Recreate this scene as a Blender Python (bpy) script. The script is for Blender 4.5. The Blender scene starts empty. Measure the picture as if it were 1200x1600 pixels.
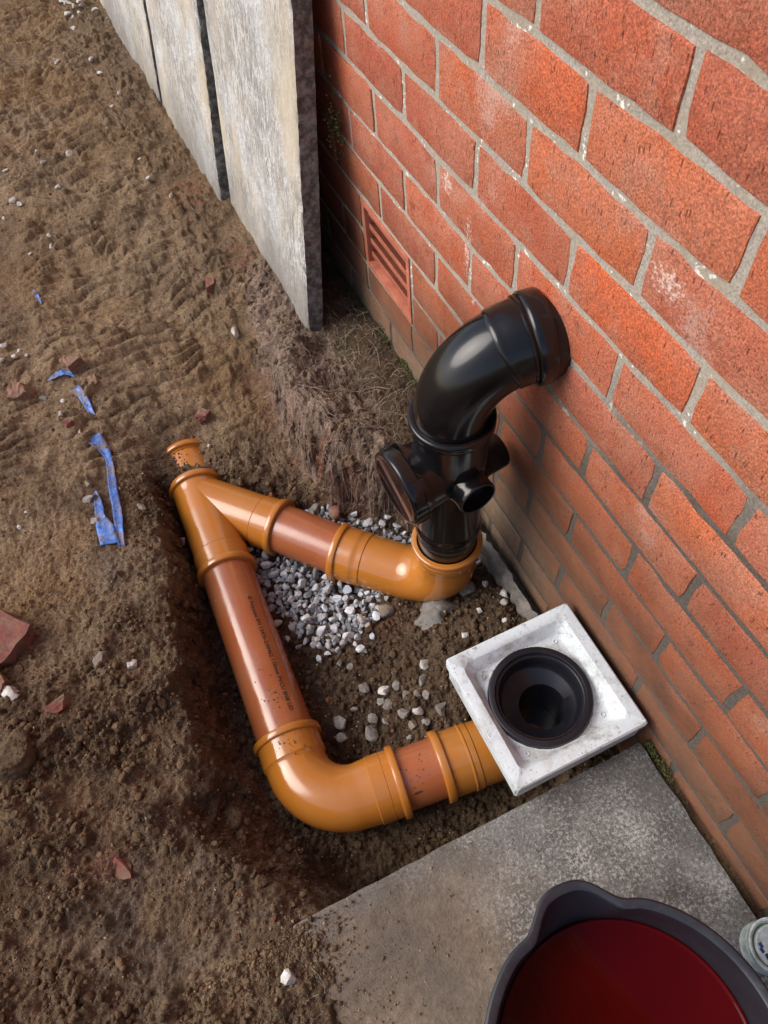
import bpy, math, random
import numpy as np
from mathutils import Vector, Matrix

random.seed(7)
rng = np.random.default_rng(11)
R = math.radians
scene = bpy.context.scene
COL = scene.collection

# ------------------------------------------------------------------ camera
cam_d = bpy.data.cameras.new('camera')
cam = bpy.data.objects.new('camera', cam_d)
COL.objects.link(cam)
scene.camera = cam
cam_d.sensor_fit = 'VERTICAL'
cam_d.sensor_height = 32.0
cam_d.lens = 1161.84 / 1600 * 32.0
cam_d.clip_start = 0.02
cam_d.clip_end = 400
cam.matrix_world = Matrix(((0.9036752, 0.3887, -0.1796235, -0.4629237),
                           (-0.4226883, 0.7425, -0.5195889, -0.6849742),
                           (-0.0685998, 0.5455, 0.8353219, 0.2942046),
                           (0, 0, 0, 1)))

# ------------------------------------------------------------------ light
SUN_ELEV, SUN_AZ = R(43), R(291)      # azimuth: compass-like, clockwise from +Y
world = bpy.data.worlds.new('World')
scene.world = world
world.use_nodes = True
wn = world.node_tree
wn.nodes.clear()
sky = wn.nodes.new('ShaderNodeTexSky')
sky.sky_type = 'NISHITA'
sky.sun_disc = False
sky.sun_elevation = SUN_ELEV
sky.sun_rotation = SUN_AZ
sky.air_density = 1.0
sky.dust_density = 3.0
sky.ozone_density = 1.0
bg = wn.nodes.new('ShaderNodeBackground')
bg.inputs['Strength'].default_value = 0.115
wo = wn.nodes.new('ShaderNodeOutputWorld')
wn.links.new(sky.outputs[0], bg.inputs[0])
wn.links.new(bg.outputs[0], wo.inputs[0])
sun_d = bpy.data.lights.new('sun', 'SUN')
sun_d.energy = 1.5
sun_d.angle = R(45)
sun_d.color = (1.0, 0.99, 0.965)
sun = bpy.data.objects.new('sun', sun_d)
COL.objects.link(sun)
sdir = Vector((math.cos(SUN_ELEV) * math.sin(SUN_AZ), math.cos(SUN_ELEV) * math.cos(SUN_AZ), math.sin(SUN_ELEV)))
sun.rotation_euler = sdir.to_track_quat('Z', 'Y').to_euler()
sun.location = sdir * 10

scene.view_settings.view_transform = 'Standard'
scene.view_settings.look = 'None'
scene.view_settings.gamma = 1.0
scene.view_settings.use_curve_mapping = False
scene.view_settings.exposure = 0.68
scene.render.engine = 'CYCLES'
scene.cycles.use_denoising = True
scene.cycles.max_bounces = 6

# ------------------------------------------------------------------ helpers
def tag(o, label=None, cat=None, group=None, kind=None):
    if label: o['label'] = label
    if cat: o['category'] = cat
    if group: o['group'] = group
    if kind: o['kind'] = kind
    return o

def link(name, mesh, mat=None, parent=None, loc=None, rot=None):
    o = bpy.data.objects.new(name, mesh)
    COL.objects.link(o)
    if mat is not None and mesh is not None and not mesh.materials:
        mesh.materials.append(mat)
    if parent is not None: o.parent = parent
    if loc is not None: o.location = loc
    if rot is not None: o.rotation_euler = rot
    return o

def empty(name, loc=(0, 0, 0)):
    o = bpy.data.objects.new(name, None)
    o.empty_display_size = 0.05
    COL.objects.link(o)
    o.location = loc
    return o

def mesh_pd(name, verts, faces, smooth=True, sharp=None):
    me = bpy.data.meshes.new(name)
    me.from_pydata([tuple(map(float, v)) for v in verts], [], [tuple(map(int, f)) for f in faces])
    me.update()
    if smooth:
        me.polygons.foreach_set('use_smooth', [True] * len(me.polygons))
        if sharp: me.set_sharp_from_angle(angle=R(sharp))
    return me

def mesh_np(name, verts, faces, smooth=False):
    """verts (n,3) array, faces (m,k) array with one k."""
    me = bpy.data.meshes.new(name)
    n, (m, k) = len(verts), faces.shape
    me.vertices.add(n)
    me.vertices.foreach_set('co', np.ascontiguousarray(verts, dtype=np.float32).ravel())
    me.loops.add(m * k)
    me.loops.foreach_set('vertex_index', np.ascontiguousarray(faces, dtype=np.int32).ravel())
    me.polygons.add(m)
    me.polygons.foreach_set('loop_start', np.arange(0, m * k, k, dtype=np.int32))
    me.polygons.foreach_set('use_smooth', np.full(m, smooth))
    me.update(calc_edges=True)
    return me

def vcol(me, name, cols):
    a = me.color_attributes.new(name, 'FLOAT_COLOR', 'POINT')
    c = np.ones((len(me.vertices), 4), dtype=np.float32)
    c[:, :3] = cols
    a.data.foreach_set('color', c.ravel())

def vfloat(me, name, vals):
    a = me.attributes.new(name, 'FLOAT', 'POINT')
    a.data.foreach_set('value', np.ascontiguousarray(vals, dtype=np.float32))

# --- numpy noise
_perm = rng.permutation(1024)
_grad = rng.uniform(0, 2 * math.pi, 1024)
def _h(ix, iy):
    return _perm[(_perm[ix & 1023] + iy) & 1023]
def perlin(x, y):
    x0 = np.floor(x).astype(np.int64); y0 = np.floor(y).astype(np.int64)
    fx, fy = x - x0, y - y0
    u = fx * fx * fx * (fx * (fx * 6 - 15) + 10); v = fy * fy * fy * (fy * (fy * 6 - 15) + 10)
    def g(ix, iy, dx, dy):
        a = _grad[_h(ix, iy)]
        return np.cos(a) * dx + np.sin(a) * dy
    n00 = g(x0, y0, fx, fy); n10 = g(x0 + 1, y0, fx - 1, fy)
    n01 = g(x0, y0 + 1, fx, fy - 1); n11 = g(x0 + 1, y0 + 1, fx - 1, fy - 1)
    return 1.4 * ((n00 * (1 - u) + n10 * u) * (1 - v) + (n01 * (1 - u) + n11 * u) * v)
def fbm(x, y, s, o=4, gain=0.5):
    r = np.zeros_like(x); a = 1.0; f = 1.0 / s
    for i in range(o):
        r += a * perlin(x * f + 17.3 * i, y * f - 9.1 * i); a *= gain; f *= 2.03
    return r
_jx = rng.uniform(0, 1, 1024); _jy = rng.uniform(0, 1, 1024); _jr = rng.uniform(0, 1, 1024)
def lumps(x, y, s):
    """rounded clods: max over jittered cells of a dome, 0..1"""
    X, Y = x / s, y / s
    ix, iy = np.floor(X).astype(np.int64), np.floor(Y).astype(np.int64)
    out = np.zeros_like(x)
    for dx in (-1, 0, 1):
        for dy in (-1, 0, 1):
            k = _h(ix + dx, iy + dy)
            cx = ix + dx + _jx[k]; cy = iy + dy + _jy[k]
            rad = 0.35 + 0.55 * _jr[k]
            d2 = ((X - cx) ** 2 + (Y - cy) ** 2) / rad ** 2
            out = np.maximum(out, np.sqrt(np.clip(1 - d2, 0, 1)) * rad)
    return out
def sstep(a, b, x):
    t = np.clip((x - a) / (b - a), 0, 1)
    return t * t * (3 - 2 * t)
def poly_sd(x, y, poly):
    """signed distance, negative inside"""
    P = np.array(poly); n = len(P)
    d = np.full_like(x, 1e9); s = np.zeros(x.shape, dtype=bool)
    for i in range(n):
        a, b = P[i], P[(i + 1) % n]
        e = b - a; L2 = e @ e
        t = np.clip(((x - a[0]) * e[0] + (y - a[1]) * e[1]) / L2, 0, 1)
        d = np.minimum(d, np.hypot(x - a[0] - t * e[0], y - a[1] - t * e[1]))
        c = ((a[1] <= y) & (b[1] > y)) | ((b[1] <= y) & (a[1] > y))
        xi = a[0] + (y - a[1]) / (e[1] if abs(e[1]) > 1e-12 else 1e-12) * e[0]
        s ^= c & (x < xi)
    return np.where(s, -d, d)
def rbf(pts):
    P = np.array(pts)
    D = np.sqrt(((P[:, None, :2] - P[None, :, :2]) ** 2).sum(-1) + 0.03 ** 2)
    n = len(P)
    A = np.zeros((n + 3, n + 3)); A[:n, :n] = D; A[:n, n] = 1; A[:n, n + 1:] = P[:, :2]; A[n, :n] = 1; A[n + 1:, :n] = P[:, :2].T
    w = np.linalg.solve(A, np.concatenate([P[:, 2], [0, 0, 0]]))
    def f(x, y):
        r = w[n] + w[n + 1] * x + w[n + 2] * y
        for k in range(n):
            r = r + w[k] * np.sqrt((x - P[k, 0]) ** 2 + (y - P[k, 1]) ** 2 + 0.03 ** 2)
        return r
    return f

# ------------------------------------------------------------------ node helpers
class NT:
    def __init__(self, name):
        self.m = bpy.data.materials.new(name); self.m.use_nodes = True
        self.t = self.m.node_tree; self.t.nodes.clear()
        self.out = self.n('ShaderNodeOutputMaterial')
        self.b = self.n('ShaderNodeBsdfPrincipled')
        self.l(self.b.outputs[0], self.out.inputs[0])
    def n(self, ty, **kw):
        nd = self.t.nodes.new(ty)
        for k, v in kw.items(): setattr(nd, k, v)
        return nd
    def l(self, a, b): self.t.links.new(a, b)
    def pos(self):
        if not hasattr(self, '_pos'): self._pos = self.n('ShaderNodeNewGeometry').outputs['Position']
        return self._pos
    def mapped(self, scale=(1, 1, 1), loc=(0, 0, 0), rot=(0, 0, 0), src=None):
        m = self.n('ShaderNodeMapping')
        self.l(src or self.pos(), m.inputs[0])
        m.inputs['Scale'].default_value = scale; m.inputs['Location'].default_value = loc; m.inputs['Rotation'].default_value = rot
        return m.outputs[0]
    def noise(self, scale, detail=4, rough=0.55, vec=None, dist=0.0):
        nd = self.n('ShaderNodeTexNoise')
        self.l(vec or self.pos(), nd.inputs['Vector'])
        nd.inputs['Scale'].default_value = scale; nd.inputs['Detail'].default_value = detail
        nd.inputs['Roughness'].default_value = rough; nd.inputs['Distortion'].default_value = dist
        return nd.outputs[0]
    def voro(self, scale, vec=None, feature='F1', out=0, rand=1.0):
        nd = self.n('ShaderNodeTexVoronoi', feature=feature)
        self.l(vec or self.pos(), nd.inputs['Vector'])
        nd.inputs['Scale'].default_value = scale
        nd.inputs['Randomness'].default_value = rand
        return nd.outputs[out]
    def ramp(self, fac, stops, interp='LINEAR'):
        r = self.n('ShaderNodeValToRGB'); r.color_ramp.interpolation = interp
        el = r.color_ramp.elements
        while len(el) < len(stops): el.new(0.5)
        for e, (p, c) in zip(el, stops):
            e.position = p
            if isinstance(c, (int, float)): c = (c, c, c)
            e.color = (*c, 1)
        self.l(fac, r.inputs[0])
        return r.outputs[0]
    def mix(self, fac, a, b, mode='MIX'):
        m = self.n('ShaderNodeMix', data_type='RGBA', blend_type=mode)
        for s, v in ((0, fac), (6, a), (7, b)):
            if isinstance(v, (int, float)): m.inputs[s].default_value = v if s == 0 else (v, v, v, 1)
            elif isinstance(v, tuple): m.inputs[s].default_value = (*v, 1)
            else: self.l(v, m.inputs[s])
        return m.outputs[2]
    def math(self, op, a, b=0.0, clamp=False):
        m = self.n('ShaderNodeMath', operation=op, use_clamp=clamp)
        for s, v in ((0, a), (1, b)):
            if isinstance(v, (int, float)): m.inputs[s].default_value = v
            else: self.l(v, m.inputs[s])
        return m.outputs[0]
    def attr(self, name, out=2):
        a = self.n('ShaderNodeAttribute'); a.attribute_name = name
        return a.outputs[out]
    def sep(self, src=None):
        s = self.n('ShaderNodeSeparateXYZ'); self.l(src or self.pos(), s.inputs[0]); return s.outputs
    def rand(self):
        return self.n('ShaderNodeObjectInfo').outputs['Random']
    def bump(self, h, strength=0.5, dist=0.002, prev=None):
        b = self.n('ShaderNodeBump')
        b.inputs['Strength'].default_value = strength; b.inputs['Distance'].default_value = dist
        self.l(h, b.inputs['Height'])
        if prev is not None: self.l(prev, b.inputs['Normal'])
        return b.outputs[0]
    def set(self, color=None, rough=None, normal=None, **kw):
        for k, v in (('Base Color', color), ('Roughness', rough), ('Normal', normal), *((k.replace('_', ' '), v) for k, v in kw.items())):
            if v is None: continue
            i = self.b.inputs[k]
            if isinstance(v, (int, float)): i.default_value = v
            elif isinstance(v, tuple): i.default_value = (*v, 1) if len(v) == 3 else v
            else: self.l(v, i)
        return self.m

# ------------------------------------------------------------------ materials
def m_soil():
    t = NT('soil')
    big = t.noise(3.5, 4); mid = t.noise(22, 5, 0.65); fine = t.noise(240, 4, 0.75); grit = t.voro(330)
    dry = t.mix(t.ramp(mid, [(0.3, 0), (0.7, 1)]), (0.225, 0.145, 0.082), (0.41, 0.285, 0.172))
    dry = t.mix(t.ramp(big, [(0.45, 0), (0.68, 1)]), dry, (0.30, 0.18, 0.086))
    dark = t.mix(t.ramp(mid, [(0.3, 0), (0.7, 1)]), (0.066, 0.038, 0.021), (0.145, 0.090, 0.052))
    loam = t.mix(t.ramp(t.noise(9, 3), [(0.42, 0), (0.62, 1)]), (0.105, 0.064, 0.036), (0.225, 0.14, 0.080))
    c = t.mix(t.attr('damp'), dry, dark)
    c = t.mix(t.math('MULTIPLY', t.attr('loam'), 0.8), c, loam)
    c = t.mix(t.attr('bank'), c, t.mix(t.ramp(mid, [(0.35, 0), (0.65, 1)]), (0.17, 0.11, 0.08), (0.42, 0.295, 0.22)))
    c = t.mix(t.attr('clay'), c, (0.26, 0.105, 0.06))
    c = t.mix(t.math('MULTIPLY', t.attr('grey'), 0.7), c, (0.165, 0.135, 0.11))
    c = t.mix(1.0, c, t.ramp(fine, [(0.28, 0.45), (0.5, 0.95), (0.72, 1.5)]), 'MULTIPLY')
    c = t.mix(1.0, c, t.ramp(t.noise(75, 4, 0.7, t.mapped(loc=(4, 2, 1))), [(0.3, 0.72), (0.5, 1.0), (0.7, 1.22)]), 'MULTIPLY')
    # tiny pale grit
    gm = t.ramp(t.math('SUBTRACT', t.math('MULTIPLY', t.noise(140, 1), 1.0), grit), [(0.33, 0), (0.40, 1)])
    c = t.mix(t.math('MULTIPLY', gm, 0.65), c, (0.42, 0.37, 0.31))
    n1 = t.bump(t.noise(110, 5, 0.7), 1.0, 0.011)
    n2 = t.bump(fine, 1.0, 0.005, n1)
    return t.set(c, t.ramp(t.attr('damp'), [(0, 0.95), (1, 0.82)]), n2, Specular_IOR_Level=0.25)

def m_crumb():
    t = NT('soil_crumb')
    c = t.mix(t.noise(60, 3), (0.10, 0.063, 0.037), (0.25, 0.168, 0.100))
    c = t.mix(1.0, c, t.attr('tint', 0), 'MULTIPLY')
    return t.set(c, 0.95, t.bump(t.noise(350, 4, 0.7), 0.8, 0.002), Specular_IOR_Level=0.2)

def m_stone(name, base, dark, dirt=0.35):
    t = NT(name)
    c = t.mix(t.ramp(t.noise(70, 5, 0.65), [(0.35, 0), (0.65, 1)]), dark, base)
    c = t.mix(1.0, c, t.attr('tint', 0), 'MULTIPLY') if dirt is None else t.mix(t.math('MULTIPLY', t.ramp(t.noise(38, 3), [(0.45, 0), (0.62, 1)]), dirt), c, (0.19, 0.13, 0.085))
    return t.set(c, 0.85, t.bump(t.noise(260, 4, 0.7), 0.6, 0.002))

def m_brick():
    t = NT('brick_face')
    r = t.rand()
    xyz = t.sep()
    base = t.ramp(r, [(0.0, (0.44, 0.10, 0.042)), (0.25, (0.50, 0.135, 0.056)), (0.5, (0.38, 0.098, 0.056)), (0.75, (0.54, 0.12, 0.042)), (1.0, (0.34, 0.092, 0.058))])
    cloud = t.noise(9, 5, 0.6)
    base = t.mix(t.ramp(cloud, [(0.38, 0), (0.7, 1)]), base, (0.44, 0.17, 0.105))
    base = t.mix(t.math('MULTIPLY', t.ramp(t.noise(26, 4, 0.6), [(0.5, 0), (0.72, 1)]), 0.5), base, (0.33, 0.085, 0.045))
    base = t.mix(t.math('MULTIPLY', t.ramp(t.noise(13, 5, 0.7, t.mapped(loc=(8, 3, 5))), [(0.52, 0), (0.62, 1)]), 0.55), base, (0.42, 0.19, 0.125))
    base = t.mix(t.math('MULTIPLY', t.ramp(t.noise(18, 5, 0.75, t.mapped(loc=(1, 6, 2))), [(0.60, 0), (0.68, 1)]), 0.6), base, (0.20, 0.065, 0.04))
    # fine sandy speckle
    sp = t.noise(420, 3, 0.7)
    base = t.mix(1.0, base, t.ramp(sp, [(0.3, 0.5), (0.5, 1.0), (0.68, 1.6)]), 'MULTIPLY')
    # wire-drag pits: short dark vertical streaks
    v = t.math('MINIMUM', t.voro(1.0, t.mapped((170, 170, 42))), t.math('ADD', t.voro(1.0, t.mapped((330, 330, 110), loc=(3, 7, 1))), 0.02))
    drag = t.math('MULTIPLY', t.ramp(v, [(0.12, 1), (0.22, 0)]), t.ramp(t.noise(30, 2), [(0.36, 0.2), (0.58, 1)]))
    base = t.mix(t.math('MULTIPLY', drag, 0.8), base, (0.11, 0.032, 0.02))
    # pale lime spots
    lime = t.ramp(t.math('ADD', t.noise(7, 3), t.math('MULTIPLY', t.noise(300, 3), 0.35)), [(0.80, 0), (0.92, 1)])
    base = t.mix(t.math('MULTIPLY', lime, 0.45), base, (0.66, 0.50, 0.42))
    # efflorescence splashes on two bricks left of the black bend
    ef = None
    for (py, pz, ry, rz) in ((0.193, -0.352, 0.03, 0.035), (0.125, -0.42, 0.022, 0.10), (-0.265, -0.205, 0.05, 0.03), (0.105, -0.505, 0.01, 0.02)):
        dy = t.math('DIVIDE', t.math('SUBTRACT', xyz[1], py), ry); dz = t.math('DIVIDE', t.math('SUBTRACT', xyz[2], pz), rz)
        d = t.math('SUBTRACT', 1.0, t.math('ADD', t.math('MULTIPLY', dy, dy), t.math('MULTIPLY', dz, dz)), True)
        ef = d if ef is None else t.math('MAXIMUM', ef, d)
    efm = t.ramp(t.math('MULTIPLY', t.math('POWER', ef, 0.5), t.noise(170, 4, 0.75)), [(0.44, 0), (0.56, 1)])
    base = t.mix(t.math('MULTIPLY', efm, 0.85), base, (0.72, 0.60, 0.54))
    # damp, algae-browned lower courses
    low = t.math('ADD', xyz[2], t.math('MULTIPLY', t.math('SUBTRACT', t.noise(5, 4), 0.5), 0.32))
    wet = t.ramp(low, [(0.0, 1), (1.0, 0)])
    mr = t.n('ShaderNodeMapRange'); t.l(low, mr.inputs[0])
    for i, vv in ((1, -0.42), (2, -0.74), (3, 0.0), (4, 1.0)): mr.inputs[i].default_value = vv
    wet = mr.outputs[0]
    base = t.mix(t.math('MULTIPLY', wet, 0.88), base, t.mix(t.ramp(t.noise(11, 4), [(0.35, 0), (0.65, 1)]), (0.090, 0.043, 0.022), (0.205, 0.070, 0.031)))
    # soil splash right above the ground
    mr2 = t.n('ShaderNodeMapRange'); t.l(low, mr2.inputs[0])
    for i, vv in ((1, -0.74), (2, -0.90), (3, 0.0), (4, 1.0)): mr2.inputs[i].default_value = vv
    mr3 = t.n('ShaderNodeMapRange'); t.l(xyz[1], mr3.inputs[0])
    for i, vv in ((1, -0.27), (2, -0.12), (3, 0.35), (4, 1.0)): mr3.inputs[i].default_value = vv
    spl = t.math('MULTIPLY', mr2.outputs[0], mr3.outputs[0])
    base = t.mix(t.math('MULTIPLY', spl, 0.8), base, t.mix(t.noise(60, 4, 0.7), (0.10, 0.068, 0.042), (0.31, 0.235, 0.16)))
    h = t.math('SUBTRACT', t.noise(300, 4, 0.75), t.math('MULTIPLY', drag, 0.6))
    return t.set(base, 0.88, t.bump(h, 0.7, 0.0025, t.bump(t.noise(45, 3), 0.35, 0.006)), Specular_IOR_Level=0.3)

def m_mortar():
    t = NT('mortar')
    xyz = t.sep()
    n = t.noise(330, 5, 0.8)
    pale = t.mix(t.ramp(n, [(0.3, 0), (0.7, 1)]), (0.20, 0.172, 0.142), (0.56, 0.505, 0.43))
    pale = t.mix(t.ramp(t.noise(12, 4), [(0.45, 0), (0.7, 0.6)]), pale, (0.36, 0.29, 0.20))
    pale = t.mix(t.ramp(t.math('MULTIPLY', t.noise(130, 2), t.noise(25, 2)), [(0.36, 0), (0.40, 1)]), pale, (0.80, 0.77, 0.72))
    dk = t.mix(t.ramp(n, [(0.3, 0), (0.7, 1)]), (0.042, 0.035, 0.029), (0.15, 0.125, 0.105))
    low = t.math('ADD', xyz[2], t.math('MULTIPLY', t.math('SUBTRACT', t.noise(6, 4), 0.5), 0.3))
    low = t.math('ADD', low, t.math('MULTIPLY', xyz[1], 0.45))
    mr = t.n('ShaderNodeMapRange'); t.l(low, mr.inputs[0])
    for i, vv in ((1, -0.46), (2, -0.64), (3, 0.0), (4, 0.97)): mr.inputs[i].default_value = vv
    c = t.mix(mr.outputs[0], pale, dk)
    return t.set(c, 0.95, t.bump(n, 0.7, 0.0016, t.bump(t.noise(60, 3), 0.4, 0.004)), Specular_IOR_Level=0.2)

def m_flag():
    t = NT('weathered_concrete')
    xyz = t.sep()
    st = t.noise(1.0, 5, 0.65, t.mapped((75, 75, 26), rot=(R(9), 0, 0)), 1.2)
    st2 = t.noise(1.0, 4, 0.6, t.mapped((16, 16, 2.6), loc=(3, 1, 0)))
    c = t.mix(t.ramp(st, [(0.40, 0), (0.58, 1)]), (0.28, 0.262, 0.24), (0.68, 0.67, 0.645))
    c = t.mix(t.ramp(st2, [(0.48, 0), (0.68, 0.7)]), c, (0.52, 0.45, 0.36))
    c = t.mix(t.ramp(t.noise(5, 3, 0.5, t.mapped(loc=(5, 5, 5))), [(0.5, 0), (0.66, 0.75)]), c, (0.72, 0.74, 0.75))
    c = t.mix(t.ramp(t.noise(11, 6, 0.75), [(0.50, 0), (0.66, 0.8)]), c, (0.27, 0.25, 0.225))
    c = t.mix(t.ramp(t.noise(190, 3, 0.7), [(0.3, 0.75), (0.6, 0.0)]), c, (0.22, 0.20, 0.18))
    c = t.mix(t.ramp(t.noise(1.0, 6, 0.75, t.mapped((30, 30, 9), loc=(1, 4, 2), rot=(R(14), 0, 0)), 1.5), [(0.57, 0), (0.62, 0.7), (0.66, 0)]), c, (0.20, 0.185, 0.17))
    # soil splash at foot
    low = t.math('ADD', xyz[2], t.math('MULTIPLY', t.math('SUBTRACT', t.noise(8, 5, 0.6), 0.5), 0.28))
    mr = t.n('ShaderNodeMapRange'); t.l(low, mr.inputs[0])
    for i, vv in ((1, -0.72), (2, -0.90), (3, 0.0), (4, 0.85)): mr.inputs[i].default_value = vv
    c = t.mix(mr.outputs[0], c, (0.21, 0.19, 0.165))
    c = t.mix(t.ramp(t.noise(4.5, 4, 0.6, t.mapped((1, 1, .55), loc=(7, 2, 3))), [(0.50, 0), (0.64, 0.7)]), c, (0.55, 0.46, 0.33))
    # darker mottled colour on the edges (faces turned along the wall)
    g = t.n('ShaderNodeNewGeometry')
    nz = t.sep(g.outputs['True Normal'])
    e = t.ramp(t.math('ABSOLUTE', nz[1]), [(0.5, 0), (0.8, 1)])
    edge_tone = t.mix(t.ramp(t.noise(70, 4, 0.7), [(0.42, 0), (0.62, 1)]), (0.10, 0.092, 0.085), (0.27, 0.255, 0.235))
    c = t.mix(e, c, edge_tone)
    return t.set(c, 0.9, t.bump(t.noise(200, 5, 0.7), 0.7, 0.003, t.bump(st, 0.3, 0.004)), Specular_IOR_Level=0.25)

def m_pave():
    t = NT('old_concrete')
    xyz = t.sep()
    fine = t.noise(170, 5, 0.75)
    lich = t.math('ADD', t.math('MULTIPLY', t.noise(250, 6, 0.85), 0.8), t.math('MULTIPLY', t.noise(14, 4, 0.6, t.mapped(loc=(3, 3, 3))), 0.28))
    c = t.mix(t.ramp(t.noise(9, 5, 0.6), [(0.35, 0), (0.65, 1)]), (0.095, 0.09, 0.083), (0.235, 0.225, 0.205))
    c = t.mix(t.ramp(t.math('ADD', t.math('MULTIPLY', lich, 0.75), t.math('MULTIPLY', fine, 0.4)), [(0.60, 0), (0.68, 0.8)]), c, (0.50, 0.485, 0.45))
    c = t.mix(t.ramp(t.noise(210, 6, 0.85), [(0.53, 0), (0.60, 0.9)]), c, (0.055, 0.055, 0.052))
    # trodden soil film on the side away from the wall
    d = t.math('ADD', xyz[0], t.math('MULTIPLY', t.math('SUBTRACT', t.noise(7, 5, 0.6), 0.5), 0.30))
    mr = t.n('ShaderNodeMapRange'); t.l(d, mr.inputs[0])
    for i, vv in ((1, -0.28), (2, -0.44), (3, 0.0), (4, 0.95)): mr.inputs[i].default_value = vv
    ed = t.n('ShaderNodeMapRange'); t.l(t.math('ADD', xyz[1], t.math('MULTIPLY', t.math('SUBTRACT', t.noise(30, 3), 0.5), 0.05)), ed.inputs[0])
    for i, vv in ((1, -0.56), (2, -0.52), (3, 1.0), (4, 0.45)): ed.inputs[i].default_value = vv
    soil = t.mix(t.ramp(t.noise(60, 5, 0.7), [(0.3, 0), (0.7, 1)]), (0.145, 0.105, 0.072), (0.285, 0.212, 0.15))
    c = t.mix(t.math('MULTIPLY', mr.outputs[0], ed.outputs[0]), c, soil)
    c = t.mix(t.ramp(t.noise(3.5, 3, 0.5, t.mapped(loc=(2, 9, 0))), [(0.46, 0), (0.66, 0.55)]), c, (0.06, 0.058, 0.055))
    return t.set(c, 0.92, t.bump(fine, 0.9, 0.003, t.bump(t.noise(45, 4, 0.7), 0.4, 0.004)), Specular_IOR_Level=0.25)

def m_plastic(name, col, rough=0.22, dust=0.25, dustcol=(0.38, 0.27, 0.18), scratch=0.05, spec=0.85):
    t = NT(name)
    n = t.noise(13, 5, 0.65)
    f = t.noise(400, 3, 0.7)
    dm = t.math('MULTIPLY', t.ramp(n, [(0.42, 0), (0.75, 1)]), dust)
    dm = t.math('ADD', dm, t.math('MULTIPLY', t.ramp(t.noise(85, 3, 0.7), [(0.6, 0), (0.74, 1)]), dust * 0.8))
    # dust settles on upward faces
    up = t.sep(t.n('ShaderNodeNewGeometry').outputs['Normal'])[2]
    dm = t.math('MULTIPLY', dm, t.ramp(up, [(0.0, 0.35), (1.0, 1.0)]), True)
    vcolr = t.mix(t.ramp(t.noise(5, 3), [(0.3, 0), (0.7, 1)]), tuple(c * 0.93 for c in col), tuple(min(1, c * 1.06) for c in col))
    c = t.mix(dm, vcolr, dustcol)
    rr = t.math('ADD', t.math('MULTIPLY', dm, 0.5), t.math('ADD', rough, t.math('MULTIPLY', t.math('SUBTRACT', t.noise(30, 4, 0.7), 0.5), 0.16)))
    return t.set(c, rr, t.bump(t.noise(24, 3), scratch, 0.004), Specular_IOR_Level=spec)

def m_hopper():
    t = NT('pale_moulded_plastic')
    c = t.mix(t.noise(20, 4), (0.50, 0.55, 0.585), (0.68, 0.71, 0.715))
    st = t.ramp(t.noise(22, 6, 0.75), [(0.50, 0), (0.64, 1)])
    c = t.mix(t.math('MULTIPLY', st, 0.5), c, (0.36, 0.335, 0.30))
    c = t.mix(t.math('MULTIPLY', t.ramp(t.noise(15, 7, 0.8, t.mapped(loc=(3, 1, 4))), [(0.55, 0), (0.68, 1)]), 0.75), c, (0.17, 0.145, 0.11))
    x_, y_2, z_ = t.sep()
    dx = t.math('SUBTRACT', x_, -.1345); dy = t.math('SUBTRACT', y_2, -.388)
    rd = t.math('SQRT', t.math('ADD', t.math('MULTIPLY', dx, dx), t.math('MULTIPLY', dy, dy)))
    ringm = t.math('MULTIPLY', t.ramp(rd, [(0.086, 0.0), (0.088, 1.0), (0.108, 0.0)]), t.ramp(t.noise(40, 4, 0.7), [(0.38, 0), (0.6, 1)]))
    c = t.mix(t.math('MULTIPLY', ringm, 0.75), c, (0.17, 0.15, 0.12))
    c = t.mix(t.math('MULTIPLY', t.ramp(t.noise(85, 4, 0.75), [(0.60, 0), (0.68, 1)]), 0.75), c, (0.16, 0.14, 0.12))
    sp = t.ramp(t.voro(210), [(0.13, 1), (0.22, 0)])
    c = t.mix(t.math('MULTIPLY', sp, t.ramp(t.noise(45, 2), [(0.5, 0), (0.6, 0.8)])), c, (0.12, 0.10, 0.09))
    return t.set(c, 0.5, t.bump(t.noise(120, 4, 0.7), 0.35, 0.002))

def m_simple(name, c0, c1, scale=40, rough=0.8, bump=0.4, bscale=200, dist=0.002, **kw):
    t = NT(name)
    return t.set(t.mix(t.ramp(t.noise(scale, 5, 0.65), [(0.35, 0), (0.65, 1)]), c0, c1), rough, t.bump(t.noise(bscale, 4, 0.7), bump, dist), **kw)

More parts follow.
